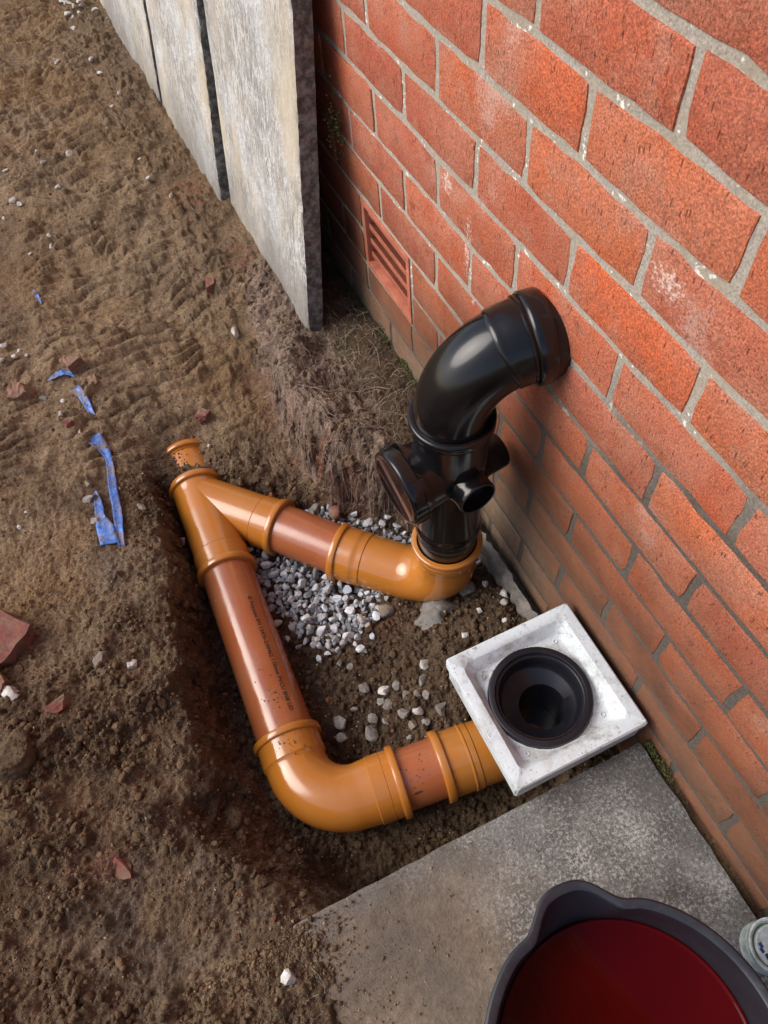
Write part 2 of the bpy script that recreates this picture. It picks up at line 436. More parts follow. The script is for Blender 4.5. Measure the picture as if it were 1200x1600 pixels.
M = dict(
    soil=m_soil(), crumb=m_crumb(),
    gravel=m_stone('grey_limestone', (0.56, 0.575, 0.59), (0.36, 0.37, 0.385), None),
    white_stone=m_stone('white_stone', (0.68, 0.66, 0.62), (0.40, 0.37, 0.33), 0.5),
    grey_stone=m_stone('grey_stone', (0.30, 0.28, 0.255), (0.14, 0.125, 0.108), 0.7),
    red_frag=m_stone('broken_red_brick', (0.24, 0.075, 0.052), (0.13, 0.045, 0.032), 0.8),
    tan_frag=m_stone('dusty_brick', (0.32, 0.175, 0.12), (0.17, 0.08, 0.05), 0.8),
    brick=m_brick(), mortar=m_mortar(), flag=m_flag(), pave=m_pave(),
    ochre=m_plastic('ochre_plastic', (0.455, 0.160, 0.020), 0.13, 0.20, (0.34, 0.23, 0.14)),
    pipe=m_plastic('terracotta_plastic', (0.35, 0.100, 0.034), 0.17, 0.24, (0.36, 0.225, 0.13)),
    black=m_plastic('black_plastic', (0.006, 0.0055, 0.006), 0.16, 0.03, (0.16, 0.13, 0.11), 0.03, 0.45),
    blackring=m_plastic('black_rim_plastic', (0.010, 0.010, 0.014), 0.30, 0.05, (0.2, 0.17, 0.15), 0.04, 0.45),
    rubber=m_plastic('rubber_seal', (0.012, 0.012, 0.012), 0.5, 0.1),
    bucket=m_plastic('bucket_plastic', (0.013, 0.015, 0.021), 0.38, 0.10, (0.22, 0.21, 0.22), 0.08, 0.5),
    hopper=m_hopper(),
    ink=m_simple('black_ink', (0.012, 0.010, 0.010), (0.03, 0.02, 0.02), rough=0.5),
    terracotta=m_simple('terracotta', (0.36, 0.10, 0.055), (0.50, 0.165, 0.095), 30, 0.8),
    blue=m_simple('blue_film', (0.045, 0.13, 0.47), (0.10, 0.23, 0.62), 60, 0.55, 0.5, 120, 0.003),
    cement=m_simple('grey_cement', (0.13, 0.115, 0.10), (0.24, 0.22, 0.195), 25, 0.9, 0.6),
    footing=m_simple('rough_footing', (0.10, 0.085, 0.07), (0.26, 0.235, 0.205), 34, 0.95, 0.8),
    moss=m_simple('moss', (0.028, 0.036, 0.009), (0.085, 0.095, 0.018), 90, 0.95, 0.5),
    root=m_simple('dry_root', (0.20, 0.14, 0.095), (0.46, 0.37, 0.27), 50, 0.9, 0.2),
    tin_white=m_simple('chipped_white_paint', (0.30, 0.38, 0.33), (0.74, 0.80, 0.79), 75, 0.4),
    tin_green=m_simple('green_algae', (0.07, 0.13, 0.05), (0.16, 0.24, 0.11), 70, 0.8),
    tin_blue=m_simple('blue_print', (0.02, 0.05, 0.16), (0.03, 0.08, 0.22), 60, 0.5),
    water=m_simple('dark_water', (0.010, 0.007, 0.004), (0.014, 0.010, 0.006), 10, 0.03, 0.02, 20),
)
def m_film():
    t = NT('muddy_blue_film')
    c = t.mix(t.ramp(t.noise(60, 5, 0.65), [(0.35, 0), (0.65, 1)]), (0.035, 0.11, 0.42), (0.09, 0.22, 0.60))
    mud = t.ramp(t.math('ADD', t.noise(28, 5, 0.7), t.math('MULTIPLY', t.noise(180, 3, 0.7), 0.25)), [(0.64, 0), (0.72, 1)])
    c = t.mix(t.math('MULTIPLY', mud, 0.9), c, (0.24, 0.175, 0.115))
    c = t.mix(t.math('MULTIPLY', t.ramp(t.noise(90, 3), [(0.4, 0), (0.7, 1)]), 0.25), c, (0.30, 0.33, 0.42))
    return t.set(c, t.math('ADD', 0.42, t.math('MULTIPLY', mud, 0.5)), t.bump(t.noise(55, 4, 0.6), 0.8, 0.006, t.bump(mud, 0.5, 0.002)))
M['blue'] = m_film()
def m_liquid():
    t = NT('dark_red_liquid')
    c = t.mix(t.ramp(t.noise(4, 2, 0.5), [(0.3, 0), (0.7, 1)]), (0.026, 0.0003, 0.0006), (0.072, 0.0005, 0.0010))
    return t.set(c, 0.03, t.bump(t.noise(14, 2), 0.03, 0.004), Specular_IOR_Level=0.5, IOR=1.2)
M['liquid'] = m_liquid()

# ------------------------------------------------------------------ terrain
UP = rbf([
    (-.3, -.7, -.965), (-.1, -.7, -.965), (-.5, -.65, -.955), (-.56, -.56, -.948), (-.64, -.56, -.939), (-.62, -.70, -.942), (-.72, -.58, -.933), (-.78, -.64, -.925), (-.88, -.6, -.915),
    (-1.05, -.5, -.92), (-1.3, -.6, -.92), (-.3, -1.2, -.965), (-.8, -1.2, -.92), (-.70, -.45, -.95), (-.80, -.36, -.95), (-.97, -.2, -.925), (-.82, -.15, -.94), (-.72, -.1, -.955),
    (-.82, .05, -.965), (-.97, .1, -.95), (-.71, .2, -.960), (-.665, .36, -.975), (-.76, .42, -.96), (-.75, .7, -.955), (-.92, .5, -.955),
    (-.62, .6, -.985), (-.515, .525, -1.048), (-.51, .568, -1.010), (-.525, .482, -1.044), (-.455, .48, -1.05), (-.575, .48, -1.03), (-.40, .5, -1.025), (-.32, .44, -1.05), (-.30, .33, -1.075), (-.37, .65, -.985), (-.31, .60, -1.01), (-.33, .72, -.965), (-.25, .75, -.925), (-.46, .8, -.955),
    (-.62, .95, -.95), (-.3, .95, -.915), (-.18, .7, -.905), (-.09, .25, -.915), (-.02, .5, -.90),
    (-.08, .6, -.905), (-.1, .35, -.908), (-.2, 1.2, -.905), (-.2, 2, -.90), (-.5, 1.5, -.94), (-.8, 1.5, -.93), (-.5, 2.2, -.93),
    (-1.1, 1.2, -.92), (-.5, 3, -.92), (-.2, 3, -.9), (-1, 3, -.92), (-1.25, .2, -.93), (-.05, .8, -.905), (-.05, 1.8, -.9), (.3, .5, -.95), (.3, -.6, -.95), (.3, 2, -.95)])
LOW = rbf([
    (-.55, .1, -1.155), (-.55, .3, -1.15), (-.53, .45, -1.10), (-.45, .2, -1.15), (-.35, .25, -1.13), (-.3, .05, -1.14), (-.2, .12, -1.125), (-.05, -.02, -1.11), (-.05, -.15, -1.06),
    (-.15, -.15, -1.085), (-.3, -.15, -1.105), (-.4, -.13, -1.13), (-.3, -.25, -1.095), (-.2, -.22, -1.065), (-.45, -.26, -1.15), (-.4, -.44, -1.17),
    (-.55, -.44, -1.165), (-.2, -.45, -1.16), (-.1, -.4, -1.10), (-.63, -.3, -1.10), (-.62, 0, -1.14), (-.62, .2, -1.12), (-.5, .5, -1.06), (-.28, .24, -1.11), (0, .1, -1.1), (.1, -.3, -1.1)])
TRENCH = [(-.605, .25), (-.60, .36), (-.60, .442), (-.455, .440), (-.40, .385), (-.33, .31), (-.245, .245), (-.20, .205), (-.12, .13), (-.05, .06), (.2, .03), (.2, -.53),
          (-.55, -.53), (-.60, -.475), (-.655, -.40), (-.70, -.29), (-.665, -.17), (-.655, -.04), (-.635, .085)]

BANK = [(-.235, .72), (-.262, .60), (-.285, .50), (-.275, .38), (-.262, .285), (-.245, .232), (-.175, .185), (-.105, .118), (-.04, .062), (.2, .05), (.2, 1.0), (-.20, .95)]
def ground(x, y, detail=True):
    """height and masks of the ground at arrays x, y"""
    wob = fbm(x, y, .16, 4) * .020 + fbm(x + 3, y, .035, 3) * .007
    sd = poly_sd(x, y, TRENCH) + wob
    wl = .003 + .045 * sstep(-.16, -.28, y) * sstep(-.45, -.56, x)
    inn = 1 - sstep(-.022 - wl * 1.3, .014 + wl * .6, sd)
    up, lo = UP(x, y), LOW(x, y)
    h = up * (1 - inn) + lo * inn
    sdb = poly_sd(x, y, BANK) + fbm(x + 2, y + 6, .07, 4, .6) * .016
    bk = 1 - sstep(-.016, .010, sdb)
    top_b = -.922 + .040 * np.exp(-((sdb + .065) / .045) ** 2) * (1 - sstep(.55, .75, y)) * (.6 + .4 * sstep(-.5, .5, fbm(x, y + 2, .08, 2))) - .05 * sstep(-.03, .0, sdb) + fbm(x + 1, y, .05, 4, .6) * .008
    bk = bk * (1 - sstep(.72, .95, y))
    h = h * (1 - bk) + np.maximum(h, top_b) * bk
    inn = inn * (1 - bk)
    bank = np.clip(bk + sstep(.03, .0, sdb) * (1 - sstep(.72, .95, y)), 0, 1) * (.02 + .98 * sstep(-.08, -.15, x + .035 * fbm(x, y, .08, 3)))
    clod = np.clip(sstep(.30, .0, y) * sstep(-.50, -.62, x) * (1 - .9 * inn), 0, 1)
    smooth_pan = np.exp(-(((x + .80) / .11) ** 2 + ((y + .42) / .11) ** 2))
    clod = clod * (1 - .8 * smooth_pan) * (.35 + .65 * sstep(-.25, .25, fbm(x + 9, y, .14, 3)))
    clod = clod * (1 - .75 * np.exp(-(((x + .86) / .10) ** 2 + ((y - .10) / .07) ** 2)))
    edge = np.exp(-((sd - .02) / .05) ** 2)
    clod = np.maximum(clod, edge * .6 * sstep(-.62, -.5, y))
    track = sstep(.36, .62, y) * (1 - inn) * (1 - bank)
    near_slab = np.exp(-((x + .26) / .10) ** 2) * track
    d = fbm(x, y, .22, 4) * .010 + fbm(x + 5, y + 2, .05, 4) * .0042 * (1 + inn)
    if detail:
        calm = 1 - .85 * track
        d = d + fbm(x - 4, y, .016, 3, .6) * .0034 * calm + fbm(x - 1, y + 8, .0075, 2) * .0014 + (.25 + .75 * np.maximum(clod, .7 * inn)) * (.35 - np.abs(fbm(x + 6, y - 3, .022, 3, .6))) * .0075
        # tyre tread: transverse bars, broken up and wavy
        w = fbm(x, y, .30, 3) * .05 + fbm(x, y, .06, 2) * .010
        yy = y + w - .10 * (x + .5)
        saw = lambda p: (np.abs(((p) % 1.0) - .35) / .65) ** 1.0
        band = sstep(-.76, -.68, x + .02 * np.sin(y * 3)) * sstep(-.30, -.38, x)
        brk = .30 + .70 * sstep(-.30, .30, fbm(x * 1.6, y, .11, 3))
        bars = (1 - saw(yy / .038)) * .018 + (1 - saw((yy + x * .25) / .052 + .3)) * .005
        d = d + track * band * bars * brk
        band2 = sstep(-1.05, -.98, x) * sstep(-.74, -.80, x)
        d = d + track * band2 * (1 - saw(yy / .040)) * .012 * brk
        chunk = (1 - saw((yy + .5 * fbm(x, y, .05, 2) * .02) / .046)) * sstep(-.25, .35, fbm(x * 2.2, y, .05, 2))
        d = d + near_slab * (chunk * .015 + lumps(x, y, .03) * .012) * sstep(-.3, .2, fbm(x, y + 7, .12, 2) + .2)
        L1 = lumps(x, y, .036); L2 = lumps(x + 2, y + 5, .017); L3 = lumps(x + 7, y + 1, .009); L4 = lumps(x + 3, y + 3, .08)
        d = d + clod * (L4 * .022 * sstep(0, .3, fbm(x, y + 3, .1, 2)) + L1 * .014 + L2 * .009 + L3 * .005)
        d = d + inn * (L2 * .009 + L3 * .006 + L1 * .008)
        d = d + bank * (L2 * .005 + L3 * .004 + fbm(x, y, .03, 3) * .006)
        d = d + (1 - inn) * (1 - clod) * (1 - .6 * track) * L3 * .0045 * sstep(-.2, .4, fbm(x, y, .08, 3))
    d = d * (1 - .8 * np.exp(-(((x + .515) / .075) ** 2 + ((y - .505) / .055) ** 2)))
    m = dict(inn=inn, bank=bank, bk=bk, clod=clod, track=track, sd=sd, pan=smooth_pan)
    return h + d, m

def gz(x, y):
    h, _ = ground(np.array([float(x)]), np.array([float(y)]))
    return float(h[0])

def axis(segs):
    out = []
    for a, b, s in segs:
        n = max(2, int(round((b - a) / s)))
        out.append(np.linspace(a, b, n, endpoint=False))
    return np.concatenate(out + [[segs[-1][1]]])
gx = axis([(-60, -10, 12), (-10, -2, 1.2), (-2, -1.15, .05), (-1.15, .012, .0026), (.012, .3, .03), (.3, 3, .5), (3, 60, 12)])
gy = axis([(-60, -6, 12), (-6, -1.4, .6), (-1.4, -.72, .03), (-.72, 1.0, .0029), (1.0, 3.3, .0055), (3.3, 6, .06), (6, 14, .8), (14, 80, 12)])
GX, GY = np.meshgrid(gx, gy)
GH, GM = ground(GX.ravel(), GY.ravel())
far = sstep(3.5, 9, np.hypot(GX.ravel(), GY.ravel()))
GH = GH * (1 - far) + (-.93) * far
nx, ny = len(gx), len(gy)
steep = np.clip(4 * GM['inn'] * (1 - GM['inn']) + 4 * GM['bk'] * (1 - GM['bk']), 0, 1)
PX = GX.ravel() + steep * .010 * fbm(GX.ravel() + GH * 1.3, GY.ravel() + GH * 1.7, .030, 3)
PY = GY.ravel() + steep * .010 * fbm(GX.ravel() - GH * 1.5 + 4, GY.ravel() + GH * 1.1, .030, 3)
ii = (np.arange(ny - 1)[:, None] * nx + np.arange(nx - 1)[None, :]).ravel()
quads = np.stack([ii, ii + 1, ii + nx + 1, ii + nx], 1)
me = mesh_np('ground', np.stack([PX, PY, GH], 1), quads, True)
x_, y_ = GX.ravel(), GY.ravel()
inside = np.clip(GM['inn'], 0, 1)
damp = np.clip(.92 * inside + .55 * GM['clod'] + .35 * sstep(.55, .35, y_) * sstep(-.7, -.5, x_) * (1 - GM['bank']), 0, 1) * (.75 + .25 * sstep(-.3, .3, fbm(x_, y_, .12, 3)))
damp = np.maximum(damp, .85 * GM['bk'] * sstep(-.17, -.09, x_ + .03 * fbm(x_, y_, .08, 3)))
damp = damp * (1 - .75 * sstep(-.48, -.54, y_) * sstep(-.90, -.76, x_))
damp = np.clip(damp + .55 * sstep(.0, .5, fbm(x_ + 8, y_, .30, 4)) * (1 - GM['track'] * .4), 0, 1)
loam = np.clip(sstep(.15, -.1, y_) * sstep(-.55, -.68, x_) * (1 - .85 * sstep(-.44, -.52, y_) * sstep(-.86, -.74, x_)) + .7 * np.exp(-((x_ + .24) / .10) ** 2) * GM['track'] + .6 * sstep(-.72, -.80, x_) * GM['track'] * sstep(-.1, .3, fbm(x_, y_ + 4, .2, 3)), 0, 1)
clay = np.zeros_like(x_)
for cx, cy, rx, ry, a in ((-.30, .50, .035, .10, .35), (-.29, .38, .03, .08, .35), (-.235, 1.27, .05, .10, .55), (-.20, .93, .035, .07, .6), (-.255, .275, .03, .05, .7), (-.22, .215, .03, .035, .6), (-.30, .60, .03, .04, .5), (-.86, -.31, .05, .035, .5), (-.57, .83, .04, .05, .2), (-.27, -.05, .05, .05, .3)):
    clay = np.maximum(clay, a * np.exp(-(((x_ - cx) / rx) ** 2 + ((y_ - cy) / ry) ** 2)) * sstep(-.5, .3, fbm(x_, y_, .03, 3)) * 1.3)
grey = .75 * GM['pan'] * sstep(-.5, .3, fbm(x_, y_, .09, 3)) + .8 * np.exp(-(((x_ + .73) / .035) ** 2 + ((y_ - .22) / .06) ** 2))
for nme, v in (('damp', damp), ('loam', loam), ('bank', np.clip(GM['bank'], 0, 1)), ('clay', np.clip(clay, 0, 1)), ('grey', np.clip(grey, 0, 1))):
    vfloat(me, nme, v)
tag(link('ground', me, M['soil']), 'bare trampled brown soil with tyre marks and a dug trench', 'ground', kind='structure')

# ------------------------------------------------------------------ brick wall
wall = empty('brick_wall', (0, 0, -.93))
tag(wall, 'orange-red brick wall with pale mortar joints running along the trench', 'wall')
BL, BH, JT = .225, .083, .0086

def brick_mesh(w, seed, h=BH - JT, d=.102):
    """brick with rounded, slightly ragged front arrises; front face towards -x, centred on y,z; x=0 is the face"""
    r = random.Random(seed)
    n_y = max(2, int(w / .028)); n_z = 3
    per = []
    for i in range(n_y): per.append((-w / 2 + w * i / n_y, -h / 2))
    for i in range(n_z): per.append((w / 2, -h / 2 + h * i / n_z))
    for i in range(n_y): per.append((w / 2 - w * i / n_y, h / 2))
    for i in range(n_z): per.append((-w / 2, h / 2 - h * i / n_z))
    N = len(per)
    v, f = [], []
    rings = ((.10, 0.0), (.0030, .0), (.0007, .0008), (.0, .0026))   # (depth, inset)
    jit = [r.gauss(0, 1) for _ in per]
    tilt = r.gauss(0, .002), r.gauss(0, .004)
    for depth, inset in rings:
        for (y, z), j in zip(per, jit):
            sy = -1 if y < 0 else 1; sz = -1 if z < 0 else 1
            k = inset + (.0012 * j if depth < .05 else 0) + (.0006 if depth < .05 else 0)
            ey = abs(abs(y) - w / 2) < 1e-6; ez = abs(abs(z) - h / 2) < 1e-6
            yy = y - sy * k * (1 if ey else 0); zz = z - sz * k * (1 if ez else 0)
            if ey and ez and depth < .05: yy -= sy * .0012; zz -= sz * .0012
            v.append((depth + (tilt[0] * yy + tilt[1] * zz + r.gauss(0, .0002) if depth < .05 else 0), yy, zz))
    for k in range(len(rings) - 1):
        for i in range(N):
            a, b = k * N + i, k * N + (i + 1) % N
            f.append((a, a + N, b + N, b))
    f.append(tuple(3 * N + i for i in range(N))[::-1])
    f.append(tuple(i for i in range(N)))
    me = mesh_pd('brick', v, f, True, 40)
    me.materials.append(M['brick'])
    return me
std = [brick_mesh(BL - JT, 100 + k) for k in range(10)]
perps = {0: {1: -.2251}, 1: {.5: -.1017, 1.5: -.3383}, 2: {-1: .2218, 0: -.0032, 1: -.2265}, 3: {-2.5: .5545, -1.5: .3314, .5: -.113, 1.5: -.3415},
         4: {-2: .4501, 0: -.003, 1: -.2288}, 5: {-2.5: .5719, -1.5: .3446, -.5: .1167, 1.5: -.3339}, 6: {-2: .4556, -1: .2328, 1: -.2167, 2: -.444},
         7: {-2.5: .558, 1.5: -.3479, .5: -.1187}, 8: {1: -.2251, 2: -.4493}, 9: {1.5: -.3432, 2.5: -.5643}}
bedz = {0: -.001, 1: -.0825, 2: -.1655, 3: -.248, 4: -.3305, 5: -.4147, 6: -.4995, 7: -.582, 8: -.667, 9: -.749, 10: -.828}
def bz(v): return bedz.get(v, -BH * v)
Y0, Y1 = -1.6, 3.6
AIR = (.5595, .3355)      # air brick, rows 7-8
rest_v, rest_f = [], []
nseen = 0
for row in range(-62, 16):
    half = .5 if row % 2 else 0.0
    us = [k + half for k in range(int(-Y1 / BL) - 1, int(-Y0 / BL) + 2)]
    rr = random.Random(row + 500)
    ys = [perps.get(row, {}).get(u, -BL * u + rr.gauss(0, .0022)) for u in us]
    zt, zb = bz(row), bz(row + 1)
    zc = (zt + zb) / 2; hh = zt - zb - JT
    for u, ya, yb in zip(us[:-1], ys[:-1], ys[1:]):
        yc, w = (ya + yb) / 2, abs(ya - yb) - JT
        if yb < Y0 or ya > Y1: continue
        if row in (7, 8) and abs(yc - (AIR[0] + AIR[1]) / 2) < .12:
            if row == 7: continue
        segs = [(yc, w)]
        if row == 8:      # bricks cut either side of the air brick
            lo_, hi_ = yc - w / 2, yc + w / 2
            if hi_ > AIR[1] and lo_ < AIR[0]:
                segs = []
                if hi_ > AIR[0] + JT + .02: segs.append(((hi_ + AIR[0] + JT / 2) / 2, hi_ - AIR[0] - JT / 2))
                if lo_ < AIR[1] - JT - .02: segs.append(((lo_ + AIR[1] - JT / 2) / 2, AIR[1] - JT / 2 - lo_))
        for (c, ww) in segs:
            proud = -abs(rr.gauss(0, .0007)) - .0002
            vis = -.95 < c < 1.35 and -5 <= row <= 13
            if vis and nseen < 295:
                nseen += 1
                meb = std[rr.randrange(10)]
                o = link('brick', meb, None, wall, (proud, c, zc + .93))
                o.scale = (1, ww / (BL - JT) * (-1 if rr.random() < .5 else 1), hh / (BH - JT))
                if o.scale[1] < 0: o.scale[1] = -o.scale[1]; o.rotation_euler = (math.pi, 0, 0)
            else:
                b = len(rest_v)
                for dx in (0, .1):
                    for dy, dz in ((-1, -1), (1, -1), (1, 1), (-1, 1)):
                        rest_v.append((dx + proud, c + dy * ww / 2, zc + dz * hh / 2 + .93))
                rest_f += [tuple(b + i for i in q) for q in ((0, 3, 2, 1), (4, 5, 6, 7), (0, 1, 5, 4), (1, 2, 6, 5), (2, 3, 7, 6), (3, 0, 4, 7))]
tag(link('brickwork', mesh_pd('brickwork', rest_v, rest_f, False), M['brick'], wall), kind='stuff')
# mortar: an uneven sheet set back behind the faces, closed to a slab behind
my = axis([(Y0, -.9, .05), (-.9, 1.0, .0045), (1.0, Y1, .05)]); mz = axis([(-1.32, -.98, .03), (-.98, .12, .0045), (.12, 5.1, .10)])
MY, MZ = np.meshgrid(my, mz)
mx = .0012 + fbm(MY.ravel(), MZ.ravel(), .012, 3) * .0005 + fbm(MY.ravel(), MZ.ravel(), .05, 2) * .0003
hole = (MY.ravel() < AIR[0] - .008) & (MY.ravel() > AIR[1] + .008) & (MZ.ravel() < bz(7) - .012) & (MZ.ravel() > bz(9) + .012)
mx[hole] = .075
n1, n2 = len(my), len(mz)
ii = (np.arange(n2 - 1)[:, None] * n1 + np.arange(n1 - 1)[None, :]).ravel()
mm = mesh_np('mortar', np.stack([mx, MY.ravel(), MZ.ravel() + .93], 1), np.stack([ii, ii + n1, ii + n1 + 1, ii + 1], 1), True)
link('mortar', mm, M['mortar'], wall)
bb = [(x, y, z) for x in (.0795, .20) for y in (Y0, Y1) for z in (-1.32 + .93, 5.1 + .93)]
link('backing', mesh_pd('backing', bb, [(0, 1, 3, 2), (4, 6, 7, 5), (0, 4, 5, 1), (2, 3, 7, 6), (0, 2, 6, 4), (1, 5, 7, 3)], False), M['mortar'], wall)

def box(x0, x1, y0, y1, z0, z1):
    v = [(x, y, z) for x in (x0, x1) for y in (y0, y1) for z in (z0, z1)]
    return v, [(0, 1, 3, 2), (4, 6, 7, 5), (0, 4, 5, 1), (2, 3, 7, 6), (0, 2, 6, 4), (1, 5, 7, 3)]
def bevel_mesh(name, v, f, w=.002, seg=2, rough=0, sub=0):
    import bmesh
    bm = bmesh.new()
    vs = [bm.verts.new(p) for p in v]
    for q in f: bm.faces.new([vs[i] for i in q])
    bmesh.ops.recalc_face_normals(bm, faces=bm.faces)
    if w: bmesh.ops.bevel(bm, geom=list(bm.edges), offset=w, segments=seg, affect='EDGES', profile=.6)
    if sub: bmesh.ops.subdivide_edges(bm, edges=list(bm.edges), cuts=sub, use_grid_fill=True)
    me = bpy.data.meshes.new(name)
    bm.to_mesh(me); bm.free()
    me.polygons.foreach_set('use_smooth', [True] * len(me.polygons))
    me.set_sharp_from_angle(angle=R(45))
    return me

# air brick: terracotta frame and louvres, its own thing set into the wall
air = empty('air_brick', (0, (AIR[0] + AIR[1]) / 2, (bz(7) + bz(9)) / 2))
tag(air, 'terracotta louvred air brick set low in the brick wall', 'vent')
aw, ah = (AIR[0] - AIR[1] - JT) / 2, (bz(7) - bz(9) - JT) / 2
fr = .013
for nm, (y0, y1, z0, z1) in (('frame_bar', (-aw, aw, ah - fr, ah)), ('frame_bar', (-aw, aw, -ah, -ah + fr)), ('frame_bar', (-aw, -aw + fr, -ah + fr, ah - fr)), ('frame_bar', (aw - fr, aw, -ah + fr, ah - fr))):
    link(nm, bevel_mesh('frame_bar', *box(-.002, .06, y0, y1, z0, z1), .0015), M['terracotta'], air)
NL = 4
pitch = (2 * ah - 2 * fr) / NL
lv, lf = [], []
yA, yB = -aw + fr + .001, aw - fr - .001
prof = [(.0035, .0085), (.003, -.005), (.006, -.009), (.022, -.013), (.022, -.004)]
for yv in (yA, yB):
    for px, pz in prof: lv.append((px, yv, pz))
k = len(prof)
lf = [tuple(range(k)), tuple(range(2 * k - 1, k - 1, -1))] + [(i, i + k, (i + 1) % k + k, (i + 1) % k) for i in range(k)]
lme = bevel_mesh('louvre', lv, lf, 0)
for i in range(NL):
    link('louvre', lme, M['terracotta'], air, (.003, 0, ah - fr - pitch * (i + .45)))

# rough concrete footing ledge at the wall foot, in the trench
fv = []
fy = np.linspace(.03, -.262, 26)
fprof = [(.004, -1.25), (-.036, -1.25), (-.038, -1.040), (-.035, -1.022), (-.021, -1.016), (-.016, -1.045), (.004, -1.06)]
for y in fy:
    for px, pz in fprof:
        fv.append((px + (random.gauss(0, .0022) if px < 0 else 0), y, pz + random.gauss(0, .002) + .93))
kk = len(fprof)
ff = [(j * kk + i, j * kk + (i + 1) % kk, (j + 1) * kk + (i + 1) % kk, (j + 1) * kk + i) for j in range(len(fy) - 1) for i in range(kk)]
ff += [tuple(range(kk))[::-1], tuple((len(fy) - 1) * kk + i for i in range(kk))]
link('footing', mesh_pd('footing', fv, ff, True, 35), M['footing'], wall)

# ------------------------------------------------------------------ leaning concrete flags
def flag(y0, y1, xb, zb, lean, thick, height, seed, label):
    r = np.random.default_rng(seed)
    ny_, nz_ = 60, 90
    # front face grid + rim; local frame: x depth (0 front .. thick), y along, z up the slab
    yy = np.linspace(0, y1 - y0, ny_); zz = np.linspace(0, height, nz_)
    Yg, Zg = np.meshgrid(yy, zz)
    edge = np.minimum(np.minimum(Yg, (y1 - y0) - Yg), np.minimum(Zg, height - Zg))
    off = fbm(Yg.ravel() + seed, Zg.ravel(), .16, 3) * .0012 + .004 * np.exp(-edge.ravel() / .003) * (1 + .5 * fbm(Yg.ravel(), Zg.ravel() + seed, .03, 2))
    jy = fbm(Zg.ravel() + seed, Yg.ravel() * 0, .05, 3) * .0016
    jz = fbm(Yg.ravel() + seed, Zg.ravel() * 0, .05, 3) * .0016
    front = np.stack([off, Yg.ravel() + jy * (edge.ravel() < .012), Zg.ravel() + jz * (edge.ravel() < .012)], 1)
    back = front.copy(); back[:, 0] = thick - off
    midf = front.copy(); midf[:, 0] = .006; midb = front.copy(); midb[:, 0] = thick - .006
    V = np.concatenate([front, back, midf, midb]); n = ny_ * nz_
    ii = (np.arange(nz_ - 1)[:, None] * ny_ + np.arange(ny_ - 1)[None, :]).ravel()
    F = [np.stack([ii, ii + ny_, ii + ny_ + 1, ii + 1], 1), np.stack([ii + n, ii + n + 1, ii + n + ny_ + 1, ii + n + ny_], 1)]
    loop = np.concatenate([np.arange(ny_), np.arange(1, nz_) * ny_ + ny_ - 1, (nz_ - 1) * ny_ + np.arange(ny_ - 2, -1, -1), np.arange(nz_ - 2, 0, -1) * ny_])
    nl = np.roll(loop, -1)
    V[2 * n + loop, 1:] += r.normal(0, .0009, (len(loop), 2)); V[3 * n + loop, 1:] += r.normal(0, .0009, (len(loop), 2))
    for a, b in ((0, 2 * n), (2 * n, 3 * n), (3 * n, n)):
        F.append(np.stack([loop + a, nl + a, nl + b, loop + b], 1))
    # drop the unused inner verts of the mid rings
    F = np.concatenate(F); used = np.unique(F); mp = np.full(len(V), -1); mp[used] = np.arange(len(used))
    me = mesh_np('flag', V[used], mp[F], True)
    me.set_sharp_from_angle(angle=R(50))
    o = link('paving_flag', me, M['flag'], None, (xb, y0, zb), (0, lean, 0))
    return tag(o, label, 'paving slab', 'concrete flags leaning on the brick wall')
flag(.595, 1.163, -.157, -.955, .119, .043, .93, 1, 'pale concrete flag leaning on the wall nearest the trench, its dark edge showing')
flag(1.184, 1.762, -.183, -.955, .145, .043, .90, 2, 'streaky grey concrete flag leaning on the wall, second from the trench')
flag(1.772, 2.37, -.1905, -.955, .147, .043, .90, 3, 'concrete flag leaning on the wall, third from the trench')
flag(2.382, 2.97, -.188, -.955, .150, .043, .90, 4, 'farthest concrete flag leaning on the wall, cut by the picture top')

# ------------------------------------------------------------------ old concrete pavement beside the trench
sx = axis([(-1.3, -.02, .008)]); sy = axis([(-1.6, -.72, .05), (-.72, -.512, .006)])
SX, SY = np.meshgrid(sx, sy)
e = np.minimum(-.014 - SX.ravel(), -.5105 - SY.ravel())
sz = -.935 + fbm(SX.ravel(), SY.ravel(), .25, 3) * .0022 + fbm(SX.ravel(), SY.ravel(), .03, 3) * .0006 - .006 * np.exp(-np.clip(e, 0, 1) / .004)
edgey = SY.ravel() + np.where(SY.ravel() > -.514, fbm(SX.ravel(), SX.ravel() * 0, .05, 4) * .0013, 0)
edgex = SX.ravel() + np.where(SX.ravel() > -.024, fbm(SY.ravel(), SY.ravel() * 0, .06, 3) * .003, 0)
V = np.stack([edgex, edgey, sz], 1); n1, n2 = len(sx), len(sy); n = n1 * n2
V2 = V.copy(); V2[:, 2] = -1.02
ii = (np.arange(n2 - 1)[:, None] * n1 + np.arange(n1 - 1)[None, :]).ravel()
loop = np.concatenate([np.arange(n1), np.arange(1, n2) * n1 + n1 - 1, (n2 - 1) * n1 + np.arange(n1 - 2, -1, -1), np.arange(n2 - 2, 0, -1) * n1]); nl = np.roll(loop, -1)
F = np.concatenate([np.stack([ii, ii + 1, ii + n1 + 1, ii + n1], 1), np.stack([loop, loop + n, nl + n, nl], 1)])
used = np.unique(F); mp = np.full(2 * n, -1); mp[used] = np.arange(len(used))
me = mesh_np('pavement', np.concatenate([V, V2])[used], mp[F], True); me.set_sharp_from_angle(angle=R(50))
tag(link('pavement', me, M['pave']), 'weathered grey concrete paving with pale lichen specks beside the wall', 'pavement', kind='structure')

